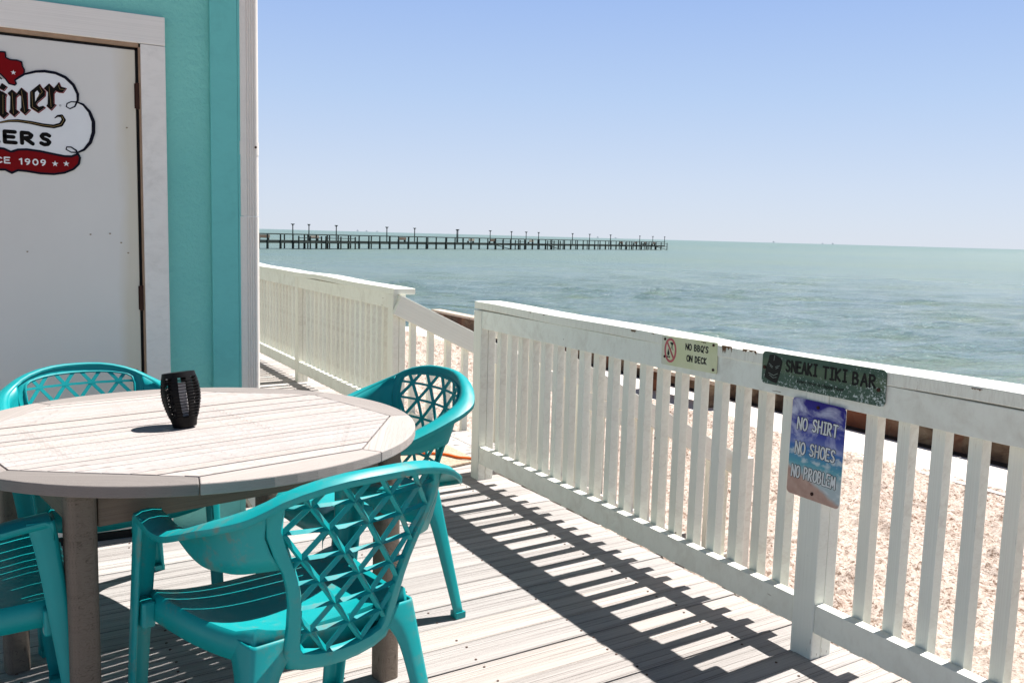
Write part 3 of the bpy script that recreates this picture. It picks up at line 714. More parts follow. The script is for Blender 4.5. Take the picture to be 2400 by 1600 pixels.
# ---- beer sign on the door (coordinates in metres: x, z), face at HY-.016
bsn = thing('beer_sign', 'scalloped white metal beer sign with red banner and blackletter writing on the door', 'sign', (.036, HY-.016, 1.66))
FD = lambda a, c, d: (a, HY-.0155-d, c)
navy = flat('navy_enamel', (.006, .006, .014), .5, spec=.08); blk = flat('black_enamel', (.006, .005, .004), .5, spec=.08); redm = flat('red_enamel', (.20, .001, .003), .45, spec=.1, var=.04)
whp = flat('white_enamel', (.80, .80, .79), .35, spec=.2, var=.015); rim_red = flat('maroon_enamel', (.22, .03, .03), .3); gold = flat('gold_line', (.30, .20, .07), .4)
OUT = [(.0598, 1.8022), (.0898, 1.8265), (.1286, 1.8405), (.1585, 1.845), (.1946, 1.8424), (.2276, 1.8298), (.2545, 1.8044), (.2685, 1.7724), (.2679, 1.7489), (.257, 1.7244), (.2398, 1.7145), (.2277, 1.7211), (.2305, 1.7333), (.2451, 1.7411), (.2652, 1.7419), (.2868, 1.7339), (.308, 1.7088), (.3207, 1.6727), (.3197, 1.6318), (.3077, 1.5935), (.2855, 1.5647), (.2633, 1.5523), (.24, 1.5514), (.2227, 1.561), (.2251, 1.5706), (.2405, 1.5707), (.2573, 1.5594), (.2676, 1.538)]
OW = [.005, .007, .009, .010, .010, .011, .011, .010, .008, .005, .004, .004, .004, .004, .005, .008, .011, .013, .013, .012, .009, .006, .004, .004, .004, .005, .006, .008]
BT = [(.0398, 1.5402), (.0603, 1.5491), (.09, 1.5519), (.1347, 1.5483), (.1798, 1.5406), (.2164, 1.535), (.2411, 1.5359), (.2607, 1.546)]
BR = [(.27, 1.5331), (.2653, 1.5089), (.2461, 1.4881), (.2147, 1.4727), (.1777, 1.4655), (.1322, 1.4656), (.0874, 1.4714), (.0579, 1.473), (.0372, 1.4619)]
CX = .0375; mir = lambda L_: [(2*CX-x, z) for x, z in L_][::-1]
half = OUT[:9]+OUT[14:22]+[(.27, 1.5331)]+BR[1:]
MB().prism(half+mir(half)[1:]+[], 0, .0015, FD).build('panel', whp, bsn)
MB().prism(BT+BR+mir(BT+BR)[1:], .0015, .0022, FD).build('banner', redm, bsn)
b = MB(); b.stroke(OUT, OW, .0015, .0028, FD); b.stroke(mir(OUT), OW[::-1], .0015, .00295, FD)
for L_ in (BT, BR): b.stroke(L_, .008, .0022, .0031, FD); b.stroke(mir(L_), .008, .0022, .0033, FD)
b.build('outline', navy, bsn)
TX = [(.0111, 1.8986), (.0306, 1.899), (.032, 1.8796), (.0476, 1.8734), (.068, 1.8742), (.083, 1.8698), (.0848, 1.8544), (.0909, 1.8428), (.0893, 1.828), (.0725, 1.8149), (.0583, 1.802), (.0629, 1.7896), (.0577, 1.7835), (.039, 1.7871), (.028, 1.8037), (.0127, 1.8197), (-.0003, 1.8167), (-.0107, 1.8044), (-.0283, 1.8296), (-.046, 1.8483), (.0039, 1.8549), (.0082, 1.8976)]
MB().prism(TX, 0, .0036, FD).build('state_emblem', redm, bsn)
b = MB(); b.stroke(TX, .005, .001, .0042, FD, closed=True); b.build('emblem_outline', navy, bsn)
LET = [[(.0158, 1.7863), (.0313, 1.775), (.0208, 1.761), (.0061, 1.7692)],
 [(-.0029, 1.741), (.0149, 1.7572), (.0295, 1.7473), (.0257, 1.7373), (.0235, 1.6868), (.033, 1.6779), (.0173, 1.6603), (.0005, 1.6751), (.0043, 1.6835), (.0066, 1.7338)],
 [(.0335, 1.7526), (.047, 1.7662), (.0606, 1.7553), (.0578, 1.6964), (.0683, 1.6876), (.0525, 1.6699), (.0356, 1.6847), (.0394, 1.6948), (.0418, 1.7421)],
 [(.0586, 1.7469), (.078, 1.7765), (.0965, 1.7604), (.0962, 1.7015), (.105, 1.699), (.0881, 1.6795), (.0715, 1.695), (.0765, 1.7046), (.0773, 1.7471), (.0704, 1.7513), (.0583, 1.7381)],
 [(.107, 1.7647), (.1391, 1.7958), (.1448, 1.7849), (.1579, 1.7714), (.1559, 1.7548), (.1287, 1.7275), (.1255, 1.719), (.1336, 1.7115), (.1481, 1.7168), (.1546, 1.7118), (.1315, 1.6915), (.1073, 1.7068), (.1054, 1.7138)],
 [(.1537, 1.7825), (.1707, 1.8007), (.1863, 1.7848), (.1852, 1.7278), (.1918, 1.7251), (.1755, 1.7047), (.1602, 1.7189), (.1646, 1.7259), (.1668, 1.7707)],
 [(.185, 1.7824), (.2042, 1.8091), (.2102, 1.7939), (.2281, 1.79), (.2169, 1.7733), (.2032, 1.7733), (.1933, 1.7776), (.1844, 1.7635)]]
nb = LET[2:4]
LET += [[(x-.080, z-.008) for x, z in nb[1]], [(-.046, 1.795), (-.033, 1.812), (-.024, 1.80), (-.022, 1.690), (-.012, 1.68), (-.028, 1.662), (-.045, 1.676), (-.040, 1.69)]]
b = MB(); br = MB(); gd = MB()
for k, P in enumerate(LET):
    b.prism(P, .0015, .0030+k*2e-5, FD); br.stroke([(x+.0018, z-.0015) for x, z in P], .0035, .0015, .0024+k*2e-5, FD, closed=True)
Ss = [(-.062, 1.785), (-.080, 1.80), (-.105, 1.785), (-.098, 1.755), (-.068, 1.725), (-.065, 1.695), (-.09, 1.672), (-.115, 1.69)]
b.stroke(Ss, .017, .0015, .00325, FD)
SW = [(-.0384, 1.6265), (-.0123, 1.6368), (.0052, 1.6437), (.0345, 1.652), (.0638, 1.6551), (.1079, 1.6516), (.1466, 1.6455), (.1828, 1.6435), (.2074, 1.6525), (.218, 1.6708), (.2114, 1.6853), (.1976, 1.6841), (.1873, 1.6755)]
b.stroke(SW, [.002, .004, .006, .009, .011, .012, .013, .014, .015, .014, .011, .007, .003], .0015, .0027, FD)
gd.stroke(SW[2:11], .0016, .0027, .0031, FD)
for P in ([(.018, 1.745), (.016, 1.675)], [(.048, 1.755), (.05, 1.68)], [(.079, 1.765), (.087, 1.69)], [(.113, 1.765), (.114, 1.71), (.131, 1.70)], [(.140, 1.785), (.148, 1.768), (.128, 1.742)], [(.171, 1.79), (.176, 1.715)], [(.203, 1.798), (.207, 1.784), (.222, 1.784)]): gd.stroke(P, .0012, .003, .0036, FD)
b.stroke(disc((.2068, 1.7237), .003, 8), .0010, .0015, .0026, FD, closed=True)
b.build('blackletter_word', blk, bsn); br.build('word_shadow', rim_red, bsn); gd.build('word_highlight', gold, bsn)
MB().prism([(.1233, 1.7631), (.1313, 1.7721), (.1381, 1.7612), (.1234, 1.7303)], .0015, .0034, FD).build('letter_counter', whp, bsn)
b = MB()
for s_, x0, x1 in (('B', -.098, -.055), ('E', -.042, .004), ('E', .019, .060), ('R', .075, .120), ('S', .138, .175)): text(b, s_, x0, x1-.003, 1.574, .039, .0140, .0015, .0027, FD)
b.build('heavy_lettering', blk, bsn)
for s_, x0, x1, z in (('SiNCE', -.082, .034, 1.498), ('1909', .064, .155, 1.4965)):
    b = MB(); text(b, s_, x0, x1, z, .020, .0048, .0022, .0032, FD); b.build('white_lettering', whp, bsn)
for c_ in ((.1834, 1.5046), (.2218, 1.5069), (-.108, 1.5046), (-.147, 1.5069)): MB().prism(star(c_, .0115), .0022, .0033, FD).build('star', whp, bsn)
MB().prism(star((.0548, 1.8285), .009), .0036, .0042, FD).build('star', whp, bsn)

# ================================================================== TABLE
TC = Vector((.436, 2.542, 0)); TZ = .742; SA = R(13.2)
def table():
    t = thing('round_table', 'round weathered teak table with slatted top and octagonal border boards', 'table', (TC.x, TC.y, 0))
    ex, ey = Vector((math.cos(SA), math.sin(SA))), Vector((-math.sin(SA), math.cos(SA)))
    RI, RO, th = .553, .609, .024
    va = [R(-8.5+45*k) for k in range(8)]
    octv = [Vector((RI*math.cos(a), RI*math.sin(a))) for a in va]
    loc = [(p.dot(ex), p.dot(ey)) for p in octv]
    def clip(P, c, keep_above):
        out = []
        for i in range(len(P)):
            a, b_ = P[i], P[(i+1) % len(P)]; da, db = (a[1]-c, b_[1]-c) if keep_above else (c-a[1], c-b_[1])
            if da >= 0: out.append(a)
            if da*db < 0: q = da/(da-db); out.append((a[0]+(b_[0]-a[0])*q, c))
        return out
    b = MB(); pitch = .0425; v = -.53; i = 0
    frm = lambda a, c, d: (TC.x+ex.x*a+ey.x*c, TC.y+ex.y*a+ey.y*c, d)
    inner = [(x*.994, y*.994) for x, y in loc]
    while v < .53:
        gap = random.choice((.0030, .0036, .0040, .0012, .0012))
        P = clip(clip(inner, v, True), v+pitch-gap, False)
        if len(P) > 2 and max(p[1] for p in P)-min(p[1] for p in P) > .008:
            ou, ov = random.uniform(0, 30), random.uniform(0, 30); z = random.uniform(-.0012, .0006)
            b.prism(P, TZ-.020, TZ+z, frm, rt(.93, 1.07, .03), lambda a, c: (a+ou, c+ov))
        v += pitch
    b.build('tabletop', M['table'], t, bevel=.0007)
    b = MB(); gr = [.62, .66, 1.0, .72, .95, .60, .60, 1.06]
    for k in range(8):
        a0, a1 = va[k], va[k]+R(45); pts = [tuple(octv[k]*1.002), ]
        n = 9; g = R(.10)
        arc = [(RO*math.cos(a0+g+(a1-a0-2*g)*j/n), RO*math.sin(a0+g+(a1-a0-2*g)*j/n)) for j in range(n+1)]
        i0 = Vector((RI*math.cos(a0+g), RI*math.sin(a0+g))); i1 = Vector((RI*math.cos(a1-g), RI*math.sin(a1-g)))
        P = [tuple(i0)]+arc+[tuple(i1)]; dv = (i1-i0).normalized(); nv = Vector((-dv.y, dv.x)); ou = random.uniform(0, 30)
        tv = {0: .68, 1: .55, 2: .62, 3: .8, 4: .7, 5: .42, 6: .95, 7: 1.05}[k]
        b.prism(P, TZ-th-.003, TZ-.0005, lambda a, c, d: (TC.x+a, TC.y+c, d), (tv, tv*.985, tv*.96), lambda a, c: (ou+dv.x*a+dv.y*c, ou*.7+nv.x*a+nv.y*c))
    b.build('border_ring', M['table'], t, bevel=.003)
    legs = [Vector((.127, 2.145)), Vector((.925, 2.335)), Vector((.738, 2.94)), Vector((-.005, 2.845))]
    c4 = sum((p for p in legs), Vector((0, 0)))/4
    for p in legs:
        b = MB(); ou = random.uniform(0, 9); s = .031
        d = (p-c4).normalized()
        P = [(x, y) for x, y in rrect(-s, s, -s, s, .014, 3)]
        ca, sa = math.cos(SA), math.sin(SA)
        P2 = [(p.x+x*ca-y*sa, p.y+x*sa+y*ca) for x, y in P]; n = len(P2)
        V = [(x, y, .0) for x, y in P2]+[(x, y, TZ-.027) for x, y in P2]
        F = [tuple(range(n-1, -1, -1)), tuple(range(n, 2*n))]+[(i, (i+1) % n, n+(i+1) % n, n+i) for i in range(n)]
        per = [0]
        for i in range(n): per.append(per[-1]+(Vector(P2[(i+1) % n])-Vector(P2[i])).length)
        uvs = [[(0, 0)]*n, [(0, 0)]*n]+[[(ou, per[i]), (ou, per[i+1]), (ou+.7, per[i+1]), (ou+.7, per[i])] for i in range(n)]
        b.add(V, F, uvs, rt(.9, 1.1)); b.build('leg', M['teak_dark'], t, smooth=40)
    b = MB()
    for i in range(4):
        p, q = legs[i], legs[(i+1) % 4]; d = (q-p).normalized()
        b.beam((*(p+d*.036), .660), (*(q-d*.036), .660), .022, .100, tint=rt(1.1, 1.25))
    b.build('apron', M['teak_dark'], t, bevel=.002)
table()

# ================================================================== LANTERN
def lantern():
    t = thing('garden_lantern', 'small black openwork solar lantern standing on the table', 'lantern', (.413, 2.515, TZ+.002), 0)
    t.rotation_euler = (R(-8), R(-5), 0)
    K = 1.0
    def rad(z):
        T = [(0, .0295), (.02, .0335), (.045, .0415), (.07, .0475), (.09, .0493), (.11, .0482), (.13, .0448), (.148, .0410)]
        for (a, ra), (c, rc) in zip(T, T[1:]):
            if z <= c: return ra+(rc-ra)*(z-a)/(c-a)
        return T[-1][1]
    b = MB(); b.lathe([(rad(z)+o, z) for z, o in ((0, 0), (.004, .001), (.012, .0005), (.026, .0008), (.028, -.001))], 36); b.build('base', M['black'], t, smooth=40, local=True)
    b = MB(); b.lathe([(rad(.134)+.001, .134), (rad(.148)+.001, .148), (rad(.148)-.004, .1485), (.012, .1482)], 36, capb=False); b.build('lid', M['black'], t, smooth=40, local=True)
    b = MB()
    for k in range(8):          # broad ribs
        a = 2*math.pi*k/8+.40; rows = []
        for i in range(15):
            z = .024+.112*i/14; r_ = rad(z); wdt = .0072
            rows.append([(r_*math.cos(a+s*wdt/r_), r_*math.sin(a+s*wdt/r_), z) for s in (-1, -.5, 0, .5, 1)])
        b.grid(rows)
    b.build('rib', M['black'], t, solid=.003, local=True)
    b = MB()
    for i in range(13):
        z = .030+.0080*i; r_ = rad(z)+.0020
        b.tube([(r_*math.cos(2*math.pi*k/40), r_*math.sin(2*math.pi*k/40), z) for k in range(40)], .0011, 5, closed=True)
    b.build('hoop', M['black'], t, smooth=60, local=True)
    rr = random.Random(4)
    for k in range(0, 8, 2):
        b = MB()
        a = 2*math.pi*(k+.5)/8+.40
        for i in range(14):
            for j in (-1, 1):
                z = .032+.0072*i; r_ = rad(z)-.0006; ca = a+j*.20+rr.uniform(-.05, .05); rc = rr.uniform(.0032, .0052); s0 = rr.uniform(0, 6.28); P = []
                for q in range(11):
                    an = s0+q*.5; f = 1-.045*q; P.append((r_*math.cos(ca+rc*f*math.cos(an)/r_), r_*math.sin(ca+rc*f*math.cos(an)/r_), z+rc*f*math.sin(an)))
                b.tube(P, .0018, 5)
        b.build('scroll_panel', M['black'], t, smooth=60, local=True)
    b = MB(); b.lathe([(.015, .028), (.015, .120)], 20); b.build('lamp_tube', flat('frosted_tube', (.62, .58, .56), .5), t, smooth=40, local=True)
lantern()

# ================================================================== CHAIRS
def bake(mb, material, smooth, solid, rows=None):
    """thicken a sheet and return its vertices, faces and corner normals (and the row each vertex came from)"""
    o = mb.build('sheet', material, None, smooth=smooth, solid=solid, local=True, weld=(rows is None))
    if rows:
        at = o.data.attributes.new('row', 'FLOAT', 'POINT'); at.data.foreach_set('value', [float(i//rows) for i in range(len(o.data.vertices))])
    me = bpy.data.meshes.new_from_object(o.evaluated_get(bpy.context.evaluated_depsgraph_get()))
    V = [tuple(v.co) for v in me.vertices]; F = [tuple(p.vertices) for p in me.polygons]
    C = [tuple(c.vector) for c in me.corner_normals]; NF = [[C[k] for k in p.loop_indices] for p in me.polygons]
    rw = [d.value for d in me.attributes['row'].data] if rows else None
    old = o.data; bpy.data.objects.remove(o); bpy.data.meshes.remove(old); bpy.data.meshes.remove(me)
    return V, F, NF, rw
def pick(bk, lo, hi):
    V, F, NF, rw = bk; keep = [i for i, f in enumerate(F) if lo < sum(rw[k] for k in f)/len(f) < hi]
    return V, [F[i] for i in keep], [NF[i] for i in keep], None
def joined(name, material, parent, parts):
    V, F, NF = [], [], []
    for v, f, nf, _ in parts:
        used = {}; 
        for q in f:
            for k in q:
                if k not in used: used[k] = len(V); V.append(v[k])
        F += [tuple(used[k] for k in q) for q in f]; NF += nf
    me = bpy.data.meshes.new(name); me.from_pydata(V, [], F); me.materials.append(material)
    me.polygons.foreach_set('use_smooth', [True]*len(F)); me.update()
    me.normals_split_custom_set([n for q in NF for n in q])
    o = bpy.data.objects.new(name, me); COL.objects.link(o); o.parent = parent; return o
def yb(x, z): return -.245-.28*(z-.4)+1.1*x*x
def chair_proto(name, label, material):
    t = thing(name, label, 'chair')
    def lerp(T, z):
        for (a, ra), (c, rc) in zip(T, T[1:]):
            if z <= c: return ra+(rc-ra)*(z-a)/(c-a)
        return T[-1][1]
    INW = [(.395, .094), (.41, .100), (.43, .107), (.50, .115), (.575, .136), (.66, .172), (.70, .183), (.757, .183), (.80, .183)]
    # frame: outer and inner outlines, top centre -> bottom centre (right half)
    OUTR = [(0, .803), (.04, .8025), (.08, .800), (.12, .7935), (.16, .782), (.19, .769), (.213, .754), (.213, .72), (.207, .68), (.188, .635), (.168, .60), (.154, .56), (.145, .52), (.140, .47), (.138, .43), (.136, .39), (.126, .364), (.09, .353), (.045, .348), (0, .346)]
    INR = [(0, .777), (.04, .7765), (.08, .775), (.115, .772), (.145, .767), (.165, .762), (.179, .753), (.184, .73), (.182, .695), (.168, .655), (.149, .61), (.134, .572), (.122, .53), (.114, .49), (.109, .45), (.105, .415), (.095, .401), (.065, .393), (.032, .389), (0, .388)]
    def P3(x, z, dn=0):
        p = Vector((x, yb(x, z), z))
        if dn:
            n = Vector((-2.2*x, 1, .28)).normalized(); p += n*dn
        return p
    b = MB(); rows = []
    full = [(a, c) for a, c in zip(OUTR, INR)]; left = [((-a[0], a[1]), (-c[0], c[1])) for a, c in full[-2:0:-1]]
    loop = full+left
    for o_, i_ in loop+[loop[0]]:
        r_ = []
        for f, dn in ((0, 0), (.12, -.006), (.5, -.008), (.86, -.006), (1, .004)):
            r_.append(P3(o_[0]+(i_[0]-o_[0])*f, o_[1]+(i_[1]-o_[1])*f, dn))
        rows.append(r_)
    b.grid(rows)
    bn = lambda x: Vector((math.copysign(2.2*abs(x)+.24*(x/.213)**2, x), -1, 0)).normalized()
    frame_part = bake(b, material, 50, .006)
    # lattice
    RZ = [.738, .683, .622, .565, .505, .447]; b = MB()
    def inside(x, z):
        zt = .777-.011*(abs(x)/.165)**2.2*1.4; zb = .388+.012*(abs(x)/.1)**2
        return abs(x) < lerp(INW, z)+.0045 and zb-.004 < z < zt+.004
    def ribbed(f, n, wd, th, dn, step):
        """one continuous bar: flat towards the sitter, ridged towards the back"""
        P = [f(k/n) for k in range(n+1)]; P = [p for p in P if inside(*p)]
        if len(P) < 4: return
        Q = P[:-1:step]+[P[-1]]
        if len(Q) > 2 and (Vector(Q[-1])-Vector(Q[-2])).length < .004: Q.pop(-2)
        C = [P3(*p, dn) for p in Q]; V = []; F = []
        for k, c in enumerate(C):
            d = (C[min(k+1, len(C)-1)]-C[max(k-1, 0)]).normalized(); nn = Vector((-2.2*Q[k][0], 1, .28)).normalized(); sd = nn.cross(d).normalized()
            V += [c+sd*wd/2, c+sd*wd/2-nn*th*.25, c-nn*th, c-sd*wd/2-nn*th*.25, c-sd*wd/2]
        m_ = len(C)
        for k in range(m_-1):
            for e in range(5): F.append((k*5+e, k*5+(e+1) % 5, k*5+5+(e+1) % 5, k*5+5+e))
        F += [(0, 1, 2, 3, 4), tuple((m_-1)*5+e for e in (4, 3, 2, 1, 0))]
        b.add(V, F)
    for k, z in enumerate(RZ):
        xw = lerp(INW, z)+.004
        ribbed(lambda u: (-xw*.998+1.996*xw*u, z), 48, .0085, .0100, .0030, 3)
    zz = [.796]+RZ+[.389]
    for sg_ in (-1, 1):
        for k in range(-9, 10):
            x0 = .045+.09*k
            def f(u):
                v = u*7; i = min(int(v), 6); z = zz[i]+(zz[i+1]-zz[i])*(v-i); return (x0+sg_*.045*(v-1), z)
            ribbed(f, 112, .0125, .0095, .0022 if sg_ > 0 else .0026, 4)
    lat = b
    # seat
    b = MB(); rows = []
    for j in range(15):
        y = -.205+.415*j/14; hw = .186+.074*(j/14)**.8
        if j > 11: hw -= .006*(j-11)
        zc = .418-.010*math.sin(min(j/11, 1)*math.pi)+max(0, (2-j))*.008
        if y > .165: zc -= .9*(y-.165)**1.6*3
        r_ = []
        for i in range(-9, 10):
            xn = i/9; r_.append((hw*xn, y, zc+.026*abs(xn)**3.2))
        e = r_[0]; r_ = [(e[0]-.011, y, e[2]-.055), (e[0]-.010, y, e[2]-.022), (e[0]-.006, y, e[2]-.006)]+r_
        e = r_[-1]; r_ = r_+[(e[0]+.006, y, e[2]-.006), (e[0]+.010, y, e[2]-.022), (e[0]+.011, y, e[2]-.055)]
        rows.append(r_)
    lip = [(x, y+.010, z-.014) for x, y, z in rows[-1]]; lip2 = [(x, y+.013, min(z-.045, .39)) for x, y, z in rows[-1]]
    rear = [(x, y-.012, min(z, .42)-.045) for x, y, z in rows[0]]
    b.grid([rear]+rows+[lip, lip2]); b.build('seat', material, t, smooth=60, solid=.005, local=True)
    # arms with their wings
    IP = [(.213, yb(.213, .754), .754), (.243, -.262, .732), (.260, -.205, .704), (.264, -.128, .672), (.257, -.048, .643), (.248, .03, .630), (.244, .085, .636), (.241, .140, .642)]
    BP = [(.170, yb(.170, .604), .604), (.234, -.232, .598), (.251, -.184, .592), (.256, -.118, .584), (.249, -.04, .584), (.245, .025, .598), (.242, .08, .612), (.240, .138, .620)]
    FW = [.044, .049, .050, .050, .053, .055, .056, .056]; FD_ = [-.006, -.008, -.008, -.006, -.004, -.003, -.003, -.003]
    def cr(T, u):       # catmull-rom through tuples
        n = len(T)-1; v = u*n; i = min(int(v), n-1); f = v-i
        p0, p1, p2, p3 = (Vector(T[max(i-1, 0)]), Vector(T[i]), Vector(T[i+1]), Vector(T[min(i+2, n)]))
        return .5*((2*p1)+(-p0+p2)*f+(2*p0-5*p1+4*p2-p3)*f*f+(-p0+3*p1-3*p2+p3)*f**3)
    n = 30; half = []; panels = []
    prof_ = ((.35, .004), (.75, .001), (1, -.006), (1.01, -.018))
    for i in range(n+1):
        u = i/n; I, B_ = cr(IP, u), cr(BP, u); d = cr(IP, min(u+.02, 1))-cr(IP, max(u-.02, 0)); nn = Vector((d.y, -d.x, 0)).normalized()
        nn = bn(.213).lerp(nn, min(1, u*3.2)).normalized()
        k = u*7; j = min(int(k), 6); f = k-j; w_ = FW[j]+(FW[j+1]-FW[j])*f; dr_ = FD_[j]+(FD_[j+1]-FD_[j])*f
        Mw = B_.lerp(I, .5)-nn*.003+Vector((.023*(1-u)**6, 0, 0))
        panels.append([B_, B_.lerp(Mw, .5)+Vector((.004*(1-u)**6, 0, 0)), Mw, Mw.lerp(I, .5), I])
        half.append([I]+[I+nn*w_*a+Vector((0, 0, c+(dr_+.006)*(0 if a < .5 else .7))) for a, c in prof_])
    e = half[-1]; half += [[p+Vector((0, .004, -.006)) for p in e], [p+Vector((0, .006, -.030)) for p in e]]
    mid_ = []
    for x, z in [(-x, z) for x, z in OUTR[5:0:-1]]+OUTR[:6]:
        p = P3(x, z); q = bn(x); w_ = .030+.014*(abs(x)/.213)**2; mid_.append([p]+[p+q*w_*a+Vector((0, 0, c)) for a, c in prof_])
    fl = MB(); left_ = [[Vector((-p.x, p.y, p.z)) for p in r_] for r_ in half[::-1]]
    nl = len(left_); nm = len(mid_); fl.grid(left_+mid_+half)
    flange = bake(fl, material, 45, .006, rows=5)
    back = joined('backrest', material, t, [frame_part, pick(flange, nl-.6, nl+nm-.4)])
    lat.build('lattice', material, back, local=True)
    for s in (1, -1):
        b = MB(); b.grid([[(s*p.x, p.y, p.z) for p in r_] for r_ in panels], flip=(s > 0))
        joined('armrest', material, t, [bake(b, material, 45, .005), pick(flange, nl+nm-.4, 1e9) if s > 0 else pick(flange, -1, nl-.6)])
    # legs: angle-section shells with an arched top
    def leg(ct, cf, ix, iy, wt, wf, arch, seat_top):
        b = MB(); rows = []; n = 16; ct, cf = Vector(ct), Vector(cf)
        for i in range(n+1):
            u = (i/n)**1.5; c = ct.lerp(cf, u); w_ = wt+(wf-wt)*u+arch*math.exp(-(u/.085)**1.2)
            wy = w_*(.84 if iy < 0 else 1.0); r_ = .010*(1-.4*u)
            rows.append([(c.x+ix*w_, c.y, c.z), (c.x+ix*w_*.5, c.y, c.z), (c.x+ix*r_, c.y, c.z), (c.x+ix*r_*.3, c.y+iy*r_*.3, c.z), (c.x, c.y+iy*r_, c.z), (c.x, c.y+iy*wy*.5, c.z), (c.x, c.y+iy*wy, c.z)])
        b.grid(rows, flip=(ix*iy > 0))
        c = cf; w_ = wf
        b.obox((c.x+ix*w_*.42, c.y+iy*w_*.42, .009), (1, 0, 0), (0, 1, 0), (0, 0, 1), w_*.98, w_*.98, .017, jit=False)
        b.build('leg', material, t, smooth=45, solid=.006, local=True)
    for s in (1, -1):
        leg((s*.205, -.222, .432), (s*.266, -.290, .0), -s, 1, .062, .034, .085, True)
        leg((s*.297, .152, .640), (s*.290, .225, .0), -s, -1, .056, .040, .010, False)
        # web joining seat edge and front leg
        b = MB(); b.obox((s*.271, .150, .405), (1, 0, 0), (0, 1, 0), (0, 0, 1), .030, .050, .062, jit=False); b.build('side_web', material, t, local=True, bevel=.006)
    return t
def place(o, x, y, head, label=None):
    o.location = (x, y, 0); o.rotation_euler = (0, 0, R(head-90))
    if label: o['label'] = label
GR = 'turquoise resin armchairs round the table'
cA = chair_proto('lattice_chair', 'scuffed turquoise lattice armchair nearest the camera, its back turned', M['chair_worn'])
cB = chair_proto('lattice_chair', 'turquoise lattice armchair between table and railing, leg in full sun', M['chair'])
for o in (cA, cB): o['group'] = GR
cC = copy_tree(cB); cD = copy_tree(cB)
place(cA, .549, 2.034, 105); cA.rotation_euler[1] = R(.8)
place(cB, .99, 2.828, 188)
cC.scale = (.975, .975, .975)
place(cC, .29, 3.17, 283, 'turquoise lattice armchair standing against the white door behind the table')
place(cD, -.095, 2.42, 4, 'shaded turquoise armchair at the left picture edge with light stripes across its seat')

# ================================================================== SMALL THINGS ON THE DECK
b = MB(); b.prism(rrect(1.72, 2.30, 4.37, 5.05, .01, 2), .0045, .017, lambda a, c, d: (a-.30*(4.37-4.37)+.0*c, c+.28*(a-2.1), d))
mt, t_, bb = mat('coir'); P = N(t_, 'ShaderNodeNewGeometry').outputs['Position']
L(t_, ramp(t_, noise(t_, P, 140, 4, .7), [(.35, (.30, .20, .12)), (.65, (.58, .48, .38))]), bb.inputs['Base Color']); bb.inputs['Roughness'].default_value = 1; bump(t_, bb, noise(t_, P, 200, 3), 1, .006)
tag(b.build('door_mat', mt, bevel=.003), 'pale sandy doormat at the top of the stairs', 'doormat')
cord = [(2.52, 4.22, -.1), (2.40, 4.36, .012), (2.26, 4.445, .026), (2.21, 4.49, .026), (2.17, 4.585, .026), (2.10, 4.64, .026), (1.99, 4.68, .026), (1.85, 4.69, .026), (1.68, 4.64, .014), (1.50, 4.60, .010), (1.2, 4.75, .010), (1.02, 5.1, .010)]
P = []
for i in range(len(cord)-1):
    for k in range(6):
        p0, p1, p2, p3 = [Vector(cord[max(0, min(len(cord)-1, j))]) for j in (i-1, i, i+1, i+2)]; f = k/6
        P.append(.5*((2*p1)+(-p0+p2)*f+(2*p0-5*p1+4*p2-p3)*f*f+(-p0+3*p1-3*p2+p3)*f**3))
tag(MB().tube(P, .0075, 8).build('extension_cord', M['orange'], smooth=60), 'orange extension cord trailing over the doormat by the stairs', 'cord')

# ================================================================== BEACH EDGE
bk = thing('bulkhead', 'brown stained timber bulkhead with pale cap between beach and water', 'seawall', (9.3, 0, GZ))
b = MB(); y = -30.0
while y < 20.4:
    w_ = random.uniform(.7, 1.2); b.box(9.28+random.uniform(-.006, .006), 9.36, y+.003, min(y+w_, 20.45)-.003, -2.6, -.64, 'z', (lambda g: (g, g*.95, g*.9))(random.choice((.55, .75, 1, 1.2, 1.5)))); y += w_
b.build('sheet_board', M['bulk'], bk)
b = MB(); y = -30
while y < 20.4: b.box(9.20, 9.47, y+.004, min(y+3.6, 20.55)-.004, -.638, -.585, 'y', rt(.9, 1.1)); y += 3.6
b.build('cap', M['pale_wood'], bk, bevel=.004)
b = MB(); b.box(9.062, 9.272, -30, 20.3, GZ-.011, GZ+.004, 'y'); b.build('shadow_strip', flat('shadow_dark', (.045, .035, .028), .9), bk)  # added near-black strip that deepens the shadow at the bulkhead foot
bn = thing('garden_bench', 'low plank bench on the pale path beside the bulkhead', 'bench', (8.5, 10.0, GZ))
b = MB()
for k in range(3): b.box(8.27+.16*k, 8.42+.16*k, 9.08, 10.9, -.645, -.595, 'y', rt(.9, 1.1))
b.build('seat', M['pale_wood'], bn, bevel=.003)
for y in (9.25, 10.65):
    b = MB(); b.box(8.32, 8.70, y, y+.09, GZ, -.646, 'z'); b.build('leg', M['bulk'], bn)
b = MB(); b.box(8.47, 8.53, 9.34, 10.65, -.80, -.70, 'y'); b.build('stretcher', M['bulk'], bn)
dw = MB(); dw.tube([(8.95, 5.02, GZ+.03), (8.85, 4.90, GZ+.05), (8.72, 4.83, GZ+.03), (8.6, 4.7, GZ+.02)], [.035, .03, .025, .01], 8)
tag(dw.build('driftwood', M['pale_wood'], smooth=60), 'bleached driftwood stick lying on the pale path by the bulkhead', 'driftwood')

